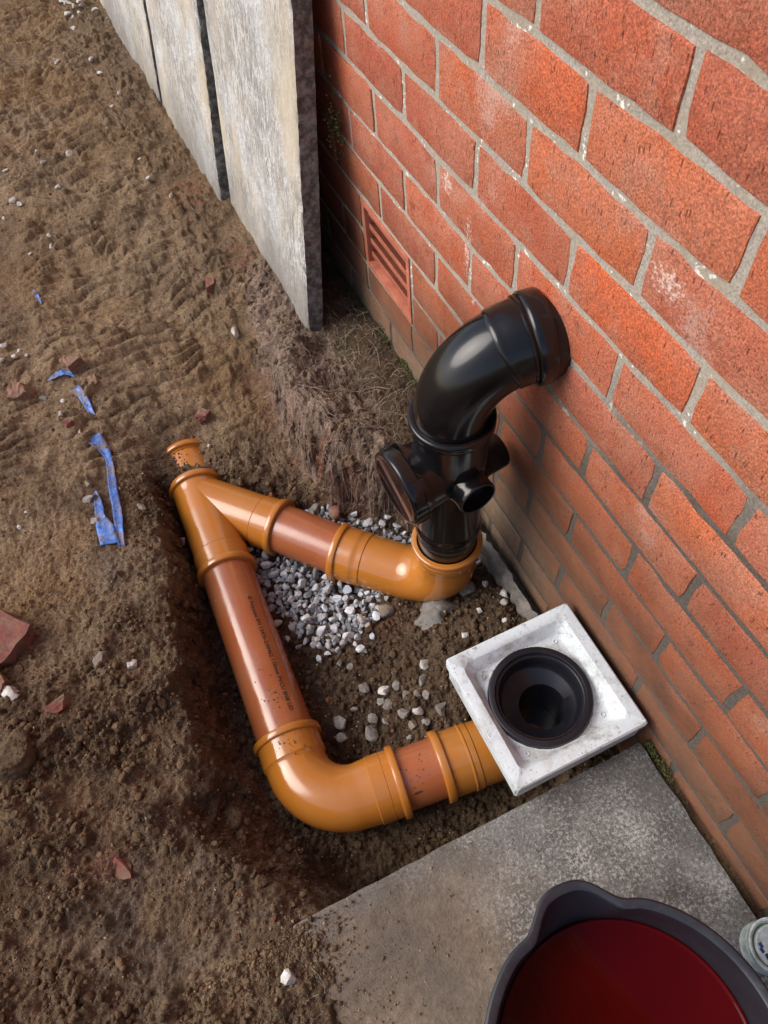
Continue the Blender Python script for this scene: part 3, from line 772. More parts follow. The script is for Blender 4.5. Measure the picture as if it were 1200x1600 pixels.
# ------------------------------------------------------------------ pipes: swept profiles
class Path:
    """straight - arc - straight centre line sampled by arc length"""
    def __init__(self, a, b, c=None, rad=.09):
        a, b = Vector(a), Vector(b)
        if c is None:
            self.pts = [a, b]; self.arc = None
            self.length = (b - a).length
        else:
            c = Vector(c); d1 = (b - a).normalized(); d2 = (c - b).normalized()
            th = d1.angle(d2); tl = rad * math.tan(th / 2)
            self.p1 = b - d1 * tl; self.p2 = b + d2 * tl
            nrm = (d2 - d1 * d1.dot(d2)).normalized()
            self.cen = self.p1 + nrm * rad; self.nrm, self.d1, self.d2, self.th, self.rad = nrm, d1, d2, th, rad
            self.L1 = (self.p1 - a).length; self.La = rad * th; self.L2 = (c - self.p2).length
            self.arc = True; self.length = self.L1 + self.La + self.L2
        self.a, self.b = a, b
    def at(self, s):
        if not self.arc:
            d = (self.b - self.a).normalized(); return self.a + d * s, d
        if s <= self.L1: return self.a + self.d1 * s, self.d1
        if s >= self.L1 + self.La: return self.p2 + self.d2 * (s - self.L1 - self.La), self.d2
        t = (s - self.L1) / self.rad
        return self.cen - self.nrm * (math.cos(t) * self.rad) + self.d1 * (math.sin(t) * self.rad), self.d1 * math.cos(t) + self.nrm * math.sin(t)

def sweep(name, path, prof, seg=72, cap0=False, cap1=False, sharp=38):
    """prof: list of (s, radius); long smooth spans are subdivided"""
    full = []
    for (s0, r0), (s1, r1) in zip(prof[:-1], prof[1:]):
        n = max(1, int(abs(s1 - s0) / .006))
        for i in range(n): full.append((s0 + (s1 - s0) * i / n, r0 + (r1 - r0) * i / n))
    full.append(prof[-1])
    p0, d0 = path.at(0)
    ref = Vector((0, 0, 1)) if abs(d0.z) < .8 else Vector((1, 0, 0))
    if path.arc:
        bn = path.d1.cross(path.d2).normalized()
    else:
        bn = (ref - d0 * ref.dot(d0)).normalized()
    v, f = [], []
    for s, r in full:
        p, d = path.at(s)
        u = bn; w = d.cross(u)
        for k in range(seg):
            a = 2 * math.pi * k / seg
            v.append(p + (u * math.cos(a) + w * math.sin(a)) * r)
    for j in range(len(full) - 1):
        for k in range(seg):
            k2 = (k + 1) % seg
            f.append((j * seg + k, j * seg + k2, (j + 1) * seg + k2, (j + 1) * seg + k))
    if cap0: f.append(tuple(range(seg))[::-1])
    if cap1: f.append(tuple((len(full) - 1) * seg + k for k in range(seg)))
    return mesh_pd(name, v, f, True, sharp)

PR = .055
def rounded(s0, s1, r, e=.0022, base=None):
    """a rounded bead between s0 and s1 (either direction)"""
    g = 1 if s1 > s0 else -1
    b = base if base is not None else r - .006
    return [(s0, b), (s0, r - e), (s0 + g * e * .4, r - e * .35), (s0 + g * e, r), (s1 - g * e, r), (s1 - g * e * .4, r - e * .35), (s1, r - e), (s1, b)]

Z0 = -1.09
def mainx(y): return -.5363 + .0277 * y
def gy_(x): return -.361 - .124 * (x + .389)
def thing(name, loc, label, cat, group=None):
    return tag(empty(name, loc), label, cat, group)
def put(name, me, mat, parent):
    o = link(name, me, mat, parent)
    o.location = -Vector(parent.location)
    return o

def sub(name, me, mat, part):
    return link(name, me, mat, part)

# --- gully outlet coupler + short pipe
def ptg(x): return Vector((x, gy_(x), Z0))
p = Path(ptg(-.311), ptg(-.10))
t_ = thing('pipe_coupler', ptg(-.25) - Vector((0, 0, .06)), 'ochre pipe coupler with raised rings joined to the pale gully', 'pipe fitting', 'ochre drain fittings')
put('sleeve', sweep('sleeve', p, [(.003, .055), (.003, .0595), (.05, .0595), (.0515, .0612), (.054, .0612), (.0555, .0600), (.066, .0600), (.0675, .0585), (.108, .0585)]), M['ochre'], t_)
put('collar', sweep('collar', p, rounded(-.002, .014, .0652, .0022, .055)), M['ochre'], t_)
p = Path(ptg(-.415), ptg(-.29))
t_ = thing('drain_pipe', ptg(-.35) - Vector((0, 0, .055)), 'short brown drain pipe between the lower bend and the gully', 'pipe', 'brown drain pipes')
put('tube', sweep('tube', p, [(0, .05), (0, PR), (.125, PR), (.125, .05)]), M['pipe'], t_)

SHORT = t_
# --- lower bend
corner = Vector((-.546, -.342, Z0))
pa = Vector((mainx(-.196), -.196, Z0)); pc = ptg(-.382)
p = Path(pa, corner, pc, .098)
Lb = p.length
t_ = thing('pipe_bend', corner - Vector((0, 0, .06)), 'ochre right-angle bend at the lowest corner of the trench', 'pipe fitting', 'ochre drain fittings')
put('elbow', sweep('elbow', p, [(.004, .054), (.004, .0598), (.046, .0605), (.050, .0605), (.052, .0588), (p.L1, .0572), (Lb - p.L2, .0572), (Lb - .054, .0590), (Lb - .0525, .0607), (Lb - .0275, .0605), (Lb - .0265, .0595), (Lb - .0255, .0605), (Lb - .004, .0600), (Lb - .004, .054)]), M['ochre'], t_)
put('collar', sweep('collar', p, rounded(-.001, .013, .0655, .0022, .0545)), M['ochre'], t_)
put('collar', sweep('collar', p, rounded(Lb - .013, Lb + .001, .0655, .0022, .0545)), M['ochre'], t_)

# --- long main pipe with its printed line
ma = Vector((mainx(.225), .225, Z0)); mb = Vector((mainx(-.24), -.24, Z0))
p = Path(ma, mb)
t_ = thing('drain_pipe', (ma + mb) / 2 - Vector((0, 0, .055)), 'long brown drain pipe with a black printed line along it', 'pipe', 'brown drain pipes')
put('tube', sweep('tube', p, [(0, .05), (0, PR), (p.length, PR), (p.length, .05)]), M['pipe'], t_)
def print_on(parent, text, size, a, d, along, ang, rr=.0553):
    """text bent round a pipe: origin a, axis d (reading direction), ang = angle of the baseline from straight up, towards the letters' feet"""
    cu = bpy.data.curves.new('print', 'FONT'); cu.body = text; cu.size = size; cu.resolution_u = 2; cu.offset = .00022
    cu.space_character = 1.02
    tmp = bpy.data.objects.new('tmp_print', cu); COL.objects.link(tmp)
    dg = bpy.context.evaluated_depsgraph_get()
    me = bpy.data.meshes.new_from_object(tmp.evaluated_get(dg))
    bpy.data.objects.remove(tmp); bpy.data.curves.remove(cu)
    d = d.normalized(); up = Vector((0, 0, 1)); up = (up - d * up.dot(d)).normalized(); side = d.cross(up)   # side: right of reading direction
    for vt in me.vertices:
        x, y = vt.co.x, vt.co.y
        th = ang - y / rr
        q = a + d * (along + x) + (up * math.cos(th) + side * math.sin(th)) * rr
        vt.co = q
    me.materials.clear()
    return sub('print', me, M['ink'], next(c for c in parent.children if c.name.startswith('tube')))
print_on(t_, '\u00a9 Polypipe EN 13476-2:00462 110mm PVCU SN8 UD', .0115, ma, (mb - ma), .135, -.47)

print_on(SHORT, '4SSSV', .0062, ptg(-.415), ptg(-.29) - ptg(-.415), .046, .80)

# --- Y branch
br_o = Vector((mainx(.402), .402, Z0)); br_d = Vector((.661, -.750, 0)).normalized()
ya, yb = Vector((mainx(.438), .438, Z0)), Vector((mainx(.187), .187, Z0))
p = Path(ya, yb); Ly = p.length
t_ = thing('y_branch', (ya + yb) / 2 - Vector((0, 0, .06)), 'ochre forty-five degree Y branch at the far end of the trench', 'pipe fitting', 'ochre drain fittings')
put('barrel', sweep('barrel', p, [(.05, .052), (.012, .054), (.006, .056), (.006, .0592), (.03, .0575), (Ly - .056, .0575), (Ly - .0545, .0590), (Ly - .0535, .0582), (Ly - .0525, .0600), (Ly - .004, .0600), (Ly - .004, .053)]), M['ochre'], t_)
put('collar', sweep('collar', p, rounded(-.004, .012, .0665, .0025, .054)), M['ochre'], t_)
put('collar', sweep('collar', p, rounded(Ly - .014, Ly + .001, .0655, .0022, .0545)), M['ochre'], t_)
be = br_o + br_d * .212
p = Path(br_o, be); Lr = p.length
arm = put('branch_arm', sweep('branch_arm', p, [(.0, .0572), (Lr - .055, .0575), (Lr - .0535, .0590), (Lr - .0525, .0582), (Lr - .0515, .0600), (Lr - .004, .0600), (Lr - .004, .053)]), M['ochre'], t_)
put('collar', sweep('collar', p, rounded(Lr - .014, Lr + .001, .0655, .0022, .0545)), M['ochre'], t_)
# moulded web in the crotch of the Y
c0 = br_o + br_d * .055 + Vector((0, -.06, 0)); w1 = br_o + br_d * .150; w2 = Vector((mainx(.245), .245, Z0)); w0 = br_o
wv = []
for zz in (.012, -.012):
    for q in (w0, w1, w2): wv.append(q + Vector((0, 0, zz)))
put('web', mesh_pd('web', wv, [(0, 1, 2), (5, 4, 3), (0, 3, 4, 1), (1, 4, 5, 2), (2, 5, 3, 0)], False), M['ochre'], t_)

# --- coupling left buried beyond the Y
ba, bb_ = Vector((mainx(.58) + .004, .585, Z0 + .003)), Vector((mainx(.515) + .003, .515, Z0 + .003))
p = Path(ba, bb_); L = p.length
t_ = thing('pipe_coupler', (ba + bb_) / 2 - Vector((0, 0, .06)), 'ochre pipe collar almost buried in soil beyond the Y branch', 'pipe fitting', 'ochre drain fittings')
put('sleeve', sweep('sleeve', p, [(0, .052), (0, .0575), (L, .0575), (L + .001, .0552), (L + .078, .0552), (L + .078, .050)]), M['ochre'], t_)
put('collar', sweep('collar', p, rounded(L - .018, L - .004, .0660, .0022, .0545)), M['ochre'], t_)

# --- branch pipe and rising bend
vx = Vector((-.1255, -.0475, 0))
r2 = Vector((-.297, .130, Z0))
bd = Vector((vx.x - r2.x, vx.y - r2.y, 0)).normalized()
pa = br_o + br_d * .195; pb = r2 + bd * .03
p = Path(pa, pb)
t_ = thing('drain_pipe', (pa + pb) / 2 - Vector((0, 0, .055)), 'short brown drain pipe between the Y branch and the rising bend', 'pipe', 'brown drain pipes')
put('tube', sweep('tube', p, [(0, .05), (0, PR), (p.length, PR), (p.length, .05)]), M['pipe'], t_)
ca = r2; cb = Vector((vx.x, vx.y, Z0)); cc = Vector((vx.x, vx.y, -.904))
p = Path(ca, cb, cc, .103); L = p.length
t_ = thing('pipe_bend', (vx.x, vx.y, Z0 - .06), 'ochre bend turning up into the black stack by the wall', 'pipe fitting', 'ochre drain fittings')
put('elbow', sweep('elbow', p, [(.004, .054), (.004, .0600), (.050, .0605), (.052, .0595), (.068, .0595), (.070, .0578), (p.L1, .0575), (L - p.L2, .0575), (L - .050, .0590), (L - .040, .0618), (L - .022, .0628), (L - .0205, .0612), (L - .019, .0630), (L - .005, .0630), (L - .005, .0575), (L - .06, .0565)]), M['ochre'], t_)
put('collar', sweep('collar', p, rounded(-.001, .014, .0655, .0022, .0545)), M['ochre'], t_)
put('collar', sweep('collar', p, rounded(L - .013, L + .001, .0668, .003, .0570)), M['ochre'], t_)

# --- black access pipe with bosses
def vp(z): return Vector((vx.x + .0012 * (z + .92) / .37, vx.y - .012 * (z + .92) / .37, z))
zb_, zt_ = -.985, -.535
p = Path(vp(zb_), vp(zt_))
L = p.length
s = lambda z: (z - zb_) / (zt_ - zb_) * L
t_ = thing('access_pipe', vp(zb_), 'upright black access pipe with round cover and two side bosses', 'pipe fitting', 'black soil fittings')
barrel = put('barrel', sweep('barrel', p, [(0, .050), (0, .0545), (s(-0.8700), .0548), (s(-0.8690), .0562), (s(-0.8500), .0562), (s(-0.8480), .0590), (s(-0.8400), .0598), (s(-0.8320), .0590), (s(-0.8280), .0568), (s(-.64), .0572), (s(-.625), .0598), (s(-.545), .0605), (s(-.545), .054), (s(-.58), .054)]), M['black'], t_)
put('collar', sweep('collar', p, rounded(s(-.554), s(-.535), .0650, .003, .0565) ), M['black'], t_)
sub('seal', sweep('seal', p, [(s(-0.8695), .0545), (s(-0.8695), .0566), (s(-0.8620), .0566), (s(-0.8620), .0545)]), M['rubber'], barrel)
# access neck and cover
ad = Vector((-.996, -.087, -.02)).normalized()
ac = vp(-.652)
p = Path(ac, ac + ad * .105)
neck = put('access_neck', sweep('access_neck', p, [(.0, .052), (.03, .0545), (.066, .0570), (.070, .0585), (.084, .0585)]), M['black'], t_)
cover = put('access_cover', sweep('access_cover', p, [(.078, .045), (.078, .0620), (.080, .0640), (.099, .0640), (.1015, .0625), (.1030, .060), (.1030, .054), (.1015, .052), (.1015, .0)], cap1=False), M['black'], t_)
# four lugs around the cover
ar = ad.cross(Vector((0, 0, 1))).normalized(); au = ar.cross(ad).normalized()
for k in range(4):
    a = math.pi / 4 + k * math.pi / 2
    c = ac + ad * .084 + (ar * math.cos(a) + au * math.sin(a)) * .0600
    v = []
    e1, e2 = (ar * math.cos(a) + au * math.sin(a)), (-ar * math.sin(a) + au * math.cos(a))
    for dx in (-.014, .012):
        for dy in (-.012, .012):
            for dz in (-.012, .006): v.append(c + ad * dx + e2 * dy + e1 * dz)
    sub('lug', bevel_mesh('lug', v, [(0, 1, 3, 2), (4, 6, 7, 5), (0, 4, 5, 1), (2, 3, 7, 6), (0, 2, 6, 4), (1, 5, 7, 3)], .003), M['black'], cover)
# bosses
def boss(z, d, ln, r=.0262):
    d = Vector(d).normalized(); c = vp(z)
    p = Path(c, c + d * ln)
    return put('boss', sweep('boss', p, [(.02, r + .004), (.052, r + .003), (.060, r), (ln - .002, r), (ln, r - .001), (ln, r - .004), (.058, r - .0045), (.058, 0)], 48), M['black'], t_)
boss(-.664, (.09, -.996, .0), .080, .0325)
boss(-.700, (.985, .13, .0), .100, .0315)

# --- black bend into the wall
wc = Vector((.03, -.0925, -.417))
base = vp(-.585)
t_ = thing('soil_bend', vp(-.555), 'glossy black bend from the access pipe into the brick wall', 'pipe fitting', 'black soil fittings')
top = Vector((vp(-.50).x, vp(-.50).y, -.424))
p = Path(base, top, wc, .112); L = p.length
d2 = (wc - top).normalized()
sw = L - .030 / max(.2, d2.x) - .004          # where the rim meets the wall face
elb = put('elbow', sweep('elbow', p, [(0, .050), (0, .0555), (.03, .0558), (p.L1, .0560), (L - p.L2, .0565), (sw - .058, .0572), (sw - .0565, .0585), (sw - .054, .0590), (sw - .052, .0585), (sw - .022, .0595), (sw - .02, .0585), (L, .059)]), M['black'], t_)
put('collar', sweep('collar', p, rounded(sw - .024, sw + .001, .0648, .003, .057)), M['black'], t_)
sub('bead', sweep('bead', p, [(sw - .0290, .059), (sw - .0285, .0618), (sw - .027, .0622), (sw - .0262, .0618), (sw - .0255, .059)]), M['black'], elb)

# ------------------------------------------------------------------ gully
gx0, gx1, gy0, gy1 = -.2465, -.0145, -.503, -.2715
HT = -.868
gc = Vector(((gx0 + gx1) / 2, (gy0 + gy1) / 2, 0))
t_ = thing('gully_surround', (gc.x, gc.y, -.925), 'pale square gully surround with a stained sunken tray beside the wall', 'drain surround')
def rrect(hx, hy, r, z, n=6, jit=0):
    out = []
    for cx, cy, a0 in ((hx - r, hy - r, 0), (-hx + r, hy - r, 90), (-hx + r, -hy + r, 180), (hx - r, -hy + r, 270)):
        for k in range(n + 1):
            a = R(a0 + 90 * k / n)
            out.append((gc.x + cx + r * math.cos(a) + random.gauss(0, jit), gc.y + cy + r * math.sin(a) + random.gauss(0, jit), z + random.gauss(0, jit)))
    return out
def circ(r, z, n=28, c=None):
    # 28 points starting so that corners line up with rrect (n+1)*4
    out = []
    for q in range(4):
        for k in range(7):
            a = R(q * 90 + 90 * (k + .5) / 7)
            out.append(((c or gc).x + r * math.cos(a), (c or gc).y + r * math.sin(a), z))
    return out
hx, hy = (gx1 - gx0) / 2, (gy1 - gy0) / 2
ringc = Vector((-.1345, -.388, 0))
loops = [rrect(hx - .004, hy - .004, .006, -.935, jit=.0006), rrect(hx - .003, hy - .003, .006, HT - .028, jit=.0008), rrect(hx, hy, .005, HT - .022, jit=.0008), rrect(hx, hy, .005, HT - .0025, jit=.0005), rrect(hx - .0022, hy - .0022, .005, HT, jit=.0004),
         rrect(hx - .0195, hy - .0195, .014, HT - .0008, jit=.0003), rrect(hx - .022, hy - .022, .014, HT - .003, jit=.0003), rrect(hx - .033, hy - .033, .013, HT - .024), rrect(hx - .036, hy - .036, .012, HT - .0258), circ(.0885, HT - .0262, c=ringc), circ(.0872, HT - .0235, c=ringc), circ(.0848, HT - .0235, c=ringc), circ(.0842, HT - .05, c=ringc)]
v = [q for l in loops for q in l]; n = 28
f = [(j * n + i, j * n + (i + 1) % n, (j + 1) * n + (i + 1) % n, (j + 1) * n + i) for j in range(len(loops) - 1) for i in range(n)]
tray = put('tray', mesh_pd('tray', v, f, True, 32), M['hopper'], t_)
for sx_, sy_ in ((1, 1), (1, -1), (-1, -1), (-1, 1)):
    c = Vector((gc.x + sx_ * (hx - .047), gc.y + sy_ * (hy - .046), HT - .0262))
    p = Path(c - Vector((0, 0, .002)), c + Vector((0, 0, .003)))
    sub('screw_boss', sweep('screw_boss', p, [(0, .0045), (.0035, .0042), (.0042, .0034), (.0034, .0022), (.001, .0018), (.001, 0)], 16), M['hopper'], tray)
# black throat and trap
t_ = thing('gully_pot', (ringc.x, ringc.y, -1.15), 'round black gully throat with dark water seated in the pale surround', 'drain')
p = Path((ringc.x, ringc.y, -1.16), (ringc.x, ringc.y, HT))
L = p.length; q = lambda z: z + 1.16
zr = HT - .020
put('rim', sweep('rim', p, [(q(zr - .03), .0838), (q(zr + .001), .0838), (q(zr + .0045), .0825), (q(zr + .0055), .080), (q(zr + .0052), .0735), (q(zr + .003), .0715), (q(zr - .002), .0710), (q(zr - .0035), .0695), (q(zr - .0035), .0672)], 96), M['blackring'], t_)
put('bowl', sweep('bowl', p, [(q(zr - .0035), .0673), (q(zr - .007), .0655), (q(zr - .022), .0635), (q(zr - .030), .0615), (q(zr - .032), .0595)], 96), M['blackring'], t_)
# offset throat ledge: disc with an eccentric hole
tc = Vector((-.128, -.393, 0)); zl = zr - .032
n = 64
a_ = [(ringc.x + .0596 * math.cos(2 * math.pi * k / n), ringc.y + .0596 * math.sin(2 * math.pi * k / n), zl) for k in range(n)]
b_ = [(tc.x + .0385 * math.cos(2 * math.pi * k / n), tc.y + .0385 * math.sin(2 * math.pi * k / n), zl - .016) for k in range(n)]
c_ = [(tc.x + .0370 * math.cos(2 * math.pi * k / n), tc.y + .0370 * math.sin(2 * math.pi * k / n), -1.13) for k in range(n)]
d_ = [(tc.x, tc.y, -1.13)]
v = a_ + b_ + c_ + d_
f = [(j * n + k, j * n + (k + 1) % n, (j + 1) * n + (k + 1) % n, (j + 1) * n + k) for j in range(2) for k in range(n)] + [(2 * n + k, 2 * n + (k + 1) % n, 3 * n) for k in range(n)]
put('ledge', mesh_pd('ledge', v, f, True, 40), M['blackring'], t_)
v = [(tc.x + .0372 * math.cos(2 * math.pi * k / n), tc.y + .0372 * math.sin(2 * math.pi * k / n), -1.045) for k in range(n)]
put('trap_water', mesh_pd('trap_water', v, [tuple(range(n))], False), M['water'], t_)
p = Path((ringc.x, ringc.y, -1.17), (ringc.x, ringc.y, -.92))
put('pot', sweep('pot', p, [(0, .06), (.10, .066), (.22, .0735), (.25, .0735)], 48, True), M['black'], t_)

# ------------------------------------------------------------------ bucket
bc = Vector((-.307, -.829, 0)); BZ = -.69
t_ = thing('bucket', (bc.x, bc.y, -.932), 'black builders bucket with pouring lip standing on the concrete', 'bucket')
def bring(r, z, spout, n=144):
    out = []
    for k in range(n):
        a = 2 * math.pi * k / n
        da = math.atan2(math.sin(a - R(84)), math.cos(a - R(84)))
        # lip: shoulders then a rounded nose
        bump = math.exp(-(abs(da) / .25) ** 3.0)
        rr = r + spout * .0225 * bump - spout * .0035 * math.exp(-((abs(da) - .38) / .10) ** 2)
        out.append((bc.x + rr * math.cos(a), bc.y + rr * math.sin(a), z))
    return out
th = .0035
rings = [(.118, -.929, 0), (.121, -.932, 0), (.124, -.926, 0), (.149, BZ - .075, 0), (.1535, BZ - .045, .35), (.1575, BZ - .022, .8), (.1600, BZ - .012, 1), (.1640, BZ - .011, 1), (.1655, BZ - .008, 1), (.1650, BZ - .002, 1), (.1625, BZ, 1), (.1560, BZ - .0005, 1), (.1535, BZ - .0022, 1), (.1525, BZ - .006, 1), (.1515, BZ - .020, .85), (.1490, BZ - .045, .3), (.1450, BZ - .075, 0), (.119, -.927, 0)]
v = [q for r_, z_, s_ in rings for q in bring(r_, z_, s_)]; n = 144
f = [(j * n + i, j * n + (i + 1) % n, (j + 1) * n + (i + 1) % n, (j + 1) * n + i) for j in range(len(rings) - 1) for i in range(n)]
put('shell', mesh_pd('shell', v, f, True, 40), M['bucket'], t_)
f2 = bring(.1195, -.9265, 0); put('base', mesh_pd('base', f2, [tuple(range(n))], False), M['bucket'], t_)
for sg in (-1, 1):     # handle ears, out of the photograph but part of the bucket
    a = R(84 + 90 * sg); c = Vector((bc.x + .163 * math.cos(a), bc.y + .163 * math.sin(a), BZ - .03)); d = Vector((math.cos(a), math.sin(a), 0))
    p = Path(c - d * .006, c + d * .010)
    put('ear', sweep('ear', p, [(0, .014), (.012, .012), (.016, .009), (.016, 0)], 24), M['bucket'], t_)
LZ = -.758
lq = []
for r_, z_ in ((.1452, LZ + .0042), (.1436, LZ + .0014), (.1400, LZ)):
    lq.append([(bc.x + r_ * math.cos(2 * math.pi * k / n), bc.y + r_ * math.sin(2 * math.pi * k / n), z_) for k in range(n)])
v = [q for l in lq for q in l]
f = [(j * n + i, j * n + (i + 1) % n, (j + 1) * n + (i + 1) % n, (j + 1) * n + i) for j in range(2) for i in range(n)] + [tuple(2 * n + i for i in range(n))]
o = link('red_liquid', mesh_pd('red_liquid', v, f, True, 60), M['liquid'])
tag(o, 'dark red liquid filling the black bucket', 'liquid')

# ------------------------------------------------------------------ small tin at the right edge
tq = Vector((-.0365, -.821, 0))
t_ = thing('tin', (tq.x, tq.y, -.934), 'small white round tin stained green at the right picture edge', 'tin')
p = Path((tq.x, tq.y, -.9865), (tq.x, tq.y, -.8865))
put('can', sweep('can', p, [(.0525, .0), (.0525, .031), (.055, .033), (.09, .033), (.094, .0345), (.098, .0345), (.0995, .033), (.0985, .0305), (.094, .0295), (.0925, .028)], 64), M['tin_white'], t_)
put('groove', sweep('groove', p, [(.0930, .0298), (.0922, .0280), (.0930, .0260)], 64), M['tin_green'], t_)
lid = put('lid', sweep('lid', p, [(.0925, .0265), (.0955, .025), (.0965, .0235), (.0955, .022), (.0950, 0)], 64), M['tin_white'], t_)
for a, r_ in ((150, .0185), (168, .019), (195, .0175), (205, .0185)):
    c = Vector((tq.x + r_ * math.cos(R(a)), tq.y + r_ * math.sin(R(a)), -.8913))
    sub('print', bevel_mesh('print', *[(lambda vv, ff: ([(x + c.x, y + c.y, z + c.z) for x, y, z in vv], ff))(*box(-.0022, .0022, -.0035, .003, 0, .0006))][0], 0), M['tin_blue'], lid)

# ------------------------------------------------------------------ stones
def ico(sub):
    import bmesh
    bm = bmesh.new(); bmesh.ops.create_icosphere(bm, subdivisions=sub, radius=1)
    v = np.array([q.co[:] for q in bm.verts]); f = np.array([[q.index for q in fc.verts] for fc in bm.faces]); bm.free()
    return v, f
IC1, IC2, IC3, IC5 = ico(1), ico(2), ico(3), ico(5)
def chip(g, base, cuts=9, flat=(1, .8, .65), jit=.02, lo=.42):
    """angular stone: sphere clipped by random planes"""
    v = base.copy()
    for _ in range(cuts):
        nrm = g.normal(size=3); nrm /= np.linalg.norm(nrm); d = g.uniform(lo, lo + .38)
        s_ = v @ nrm; over = s_ > d
        v[over] -= np.outer(s_[over] - d, nrm)
    v += g.normal(0, jit, v.shape)
    return v * np.array(flat) * g.uniform(.85, 1.15, 3)
def rotm(g):
    q = g.normal(size=4); q /= np.linalg.norm(q); w, x, y, z = q
    return np.array([[1 - 2 * (y * y + z * z), 2 * (x * y - z * w), 2 * (x * z + y * w)], [2 * (x * y + z * w), 1 - 2 * (x * x + z * z), 2 * (y * z - x * w)], [2 * (x * z - y * w), 2 * (y * z + x * w), 1 - 2 * (x * x + y * y)]])
stone_seed = [0]
def stone(name, x, y, size, mat, label, cat='stone', group=None, flat=(1, .8, .65), sink=.3, cuts=9, dz=0.0, turn=None, base=IC3):
    stone_seed[0] += 1
    g = np.random.default_rng(900 + stone_seed[0])
    v = chip(g, base[0], cuts, flat) * size
    me = mesh_np('stone', v, base[1], False)
    z = gz(x, y) + dz
    o = link(name, me, mat, None, (x, y, z + size * flat[2] * (.75 - sink * 1.5)), (g.normal(0, .25), g.normal(0, .25), g.uniform(0, 6.28) if turn is None else turn))
    return tag(o, label, cat, group)

def blockfrag(name, x, y, dims, mat, label, rz=0, tilt=(0, 0), sink=.35, seed=0, cat='brick fragment', group=None):
    """broken block: bevelled box with two corners knocked off"""
    import bmesh
    g = random.Random(seed + 3000)
    bm = bmesh.new(); bmesh.ops.create_cube(bm, size=1)
    for q in bm.verts:
        q.co.x *= dims[0] * g.uniform(.8, 1.1); q.co.y *= dims[1] * g.uniform(.8, 1.1); q.co.z *= dims[2] * g.uniform(.85, 1.1)
    for _ in range(3):
        nrm = Vector((g.choice((-1, 1)) * g.uniform(.5, 1), g.choice((-1, 1)) * g.uniform(.5, 1), g.uniform(-.3, .9))).normalized()
        co = Vector((nrm.x * dims[0], nrm.y * dims[1], nrm.z * dims[2])) * .40
        r_ = bmesh.ops.bisect_plane(bm, geom=bm.verts[:] + bm.edges[:] + bm.faces[:], plane_co=co, plane_no=nrm, clear_outer=True)
        ed = [e for e in r_['geom_cut'] if isinstance(e, bmesh.types.BMEdge)]
        bmesh.ops.contextual_create(bm, geom=ed)
    bmesh.ops.triangulate(bm, faces=bm.faces[:])
    bmesh.ops.subdivide_edges(bm, edges=bm.edges[:], cuts=3, use_grid_fill=True)
    mn = min(dims)
    for q in bm.verts: q.co += Vector((g.gauss(0, 1), g.gauss(0, 1), g.gauss(0, 1))) * mn * .022
    me = bpy.data.meshes.new('fragment'); bm.to_mesh(me); bm.free()
    z = gz(x, y)
    o = link(name, me, mat, None, (x, y, z + dims[2] * (.5 - sink)), (tilt[0], tilt[1], rz))
    return tag(o, label, cat, group)

stone('stone', -.788, .038, .024, M['grey_stone'], 'large grey stone lying on the soil left of the long pipe', flat=(1, .72, .6))
stone('stone', -.742, .004, .0125, M['white_stone'], 'small pale stone just right of the large grey stone', flat=(1, .8, .6))
stone('stone', -.649, -.572, .0130, M['white_stone'], 'white stone lying alone on the dirty end of the paving', flat=(1, .85, .7), sink=.05, dz=.006)
stone('stone', -.949, .044, .023, M['white_stone'], 'jagged white stone below the brick pieces at the left edge', flat=(1, .7, .6))
stone('stone', -.738, .672, .0105, M['white_stone'], 'bright white stone left of the gap in the blue film', flat=(1, .7, .6))
stone('stone', -.765, .745, .013, M['grey_stone'], 'grey stone beside the upper scrap of blue film', flat=(1, .7, .7))
stone('stone', -.726, .712, .008, M['white_stone'], 'tiny white stone under the top curl of blue film', flat=(1, .8, .7))
stone('stone', -.726, .455, .0135, M['grey_stone'], 'grey stone at the head of the three stones by the blue film', flat=(1, .8, .8))
stone('stone', -.731, .417, .0170, M['grey_stone'], 'biggest pale grey stone beside the lower blue film', flat=(1, .85, .8))
stone('stone', -.735, .355, .0115, M['white_stone'], 'white speckled stone left of the lower end of blue film', flat=(1, .8, .7))
stone('stone', -.712, .605, .0090, M['white_stone'], 'small white stone in the soil between the two blue film scraps', flat=(1, .7, .6))
stone('stone', -.298, .718, .014, M['white_stone'], 'pale upright stone below the nearest concrete flag', flat=(1, .7, .8))
stone('stone', -.641, .358, .0135, M['grey_stone'], 'grey stone between the blue film and the Y branch', flat=(1, .7, .6))
stone('stone', -.592, .300, .0125, M['grey_stone'], 'grey stone tucked against the Y branch collar', flat=(1, .8, .7), dz=.02)
stone('stone', -.300, .255, .020, M['grey_stone'], 'rounded grey rock at the foot of the soil bank', flat=(1, .9, .7), dz=.005)
stone('stone', -.262, .215, .022, M['red_frag'], 'reddish rock at the foot of the soil bank above the gravel', flat=(.7, 1, .8), dz=.01)
stone('stone', -.325, .245, .016, M['grey_stone'], 'flat dark rock above the short branch pipe', flat=(1, .8, .5), dz=.005)
blockfrag('brick_fragment', -.955, .145, (.115, .085, .055), M['red_frag'], 'big broken red brick at the left picture edge', rz=.6, tilt=(.12, -.10), seed=2, sink=.30)
blockfrag('brick_fragment', -.975, .072, (.05, .05, .035), M['tan_frag'], 'small orange brick piece below the big red brick', rz=.2, tilt=(.2, 0), seed=3)
blockfrag('brick_fragment', -.806, .771, (.055, .042, .034), M['tan_frag'], 'pointed dusty brick piece left of the blue film', rz=-.5, tilt=(.35, .2), seed=4, sink=.2)
blockfrag('brick_fragment', -.674, .800, (.040, .034, .03), M['tan_frag'], 'brown brick piece at the top of the blue film', rz=.3, tilt=(.2, -.2), seed=5, sink=.3)
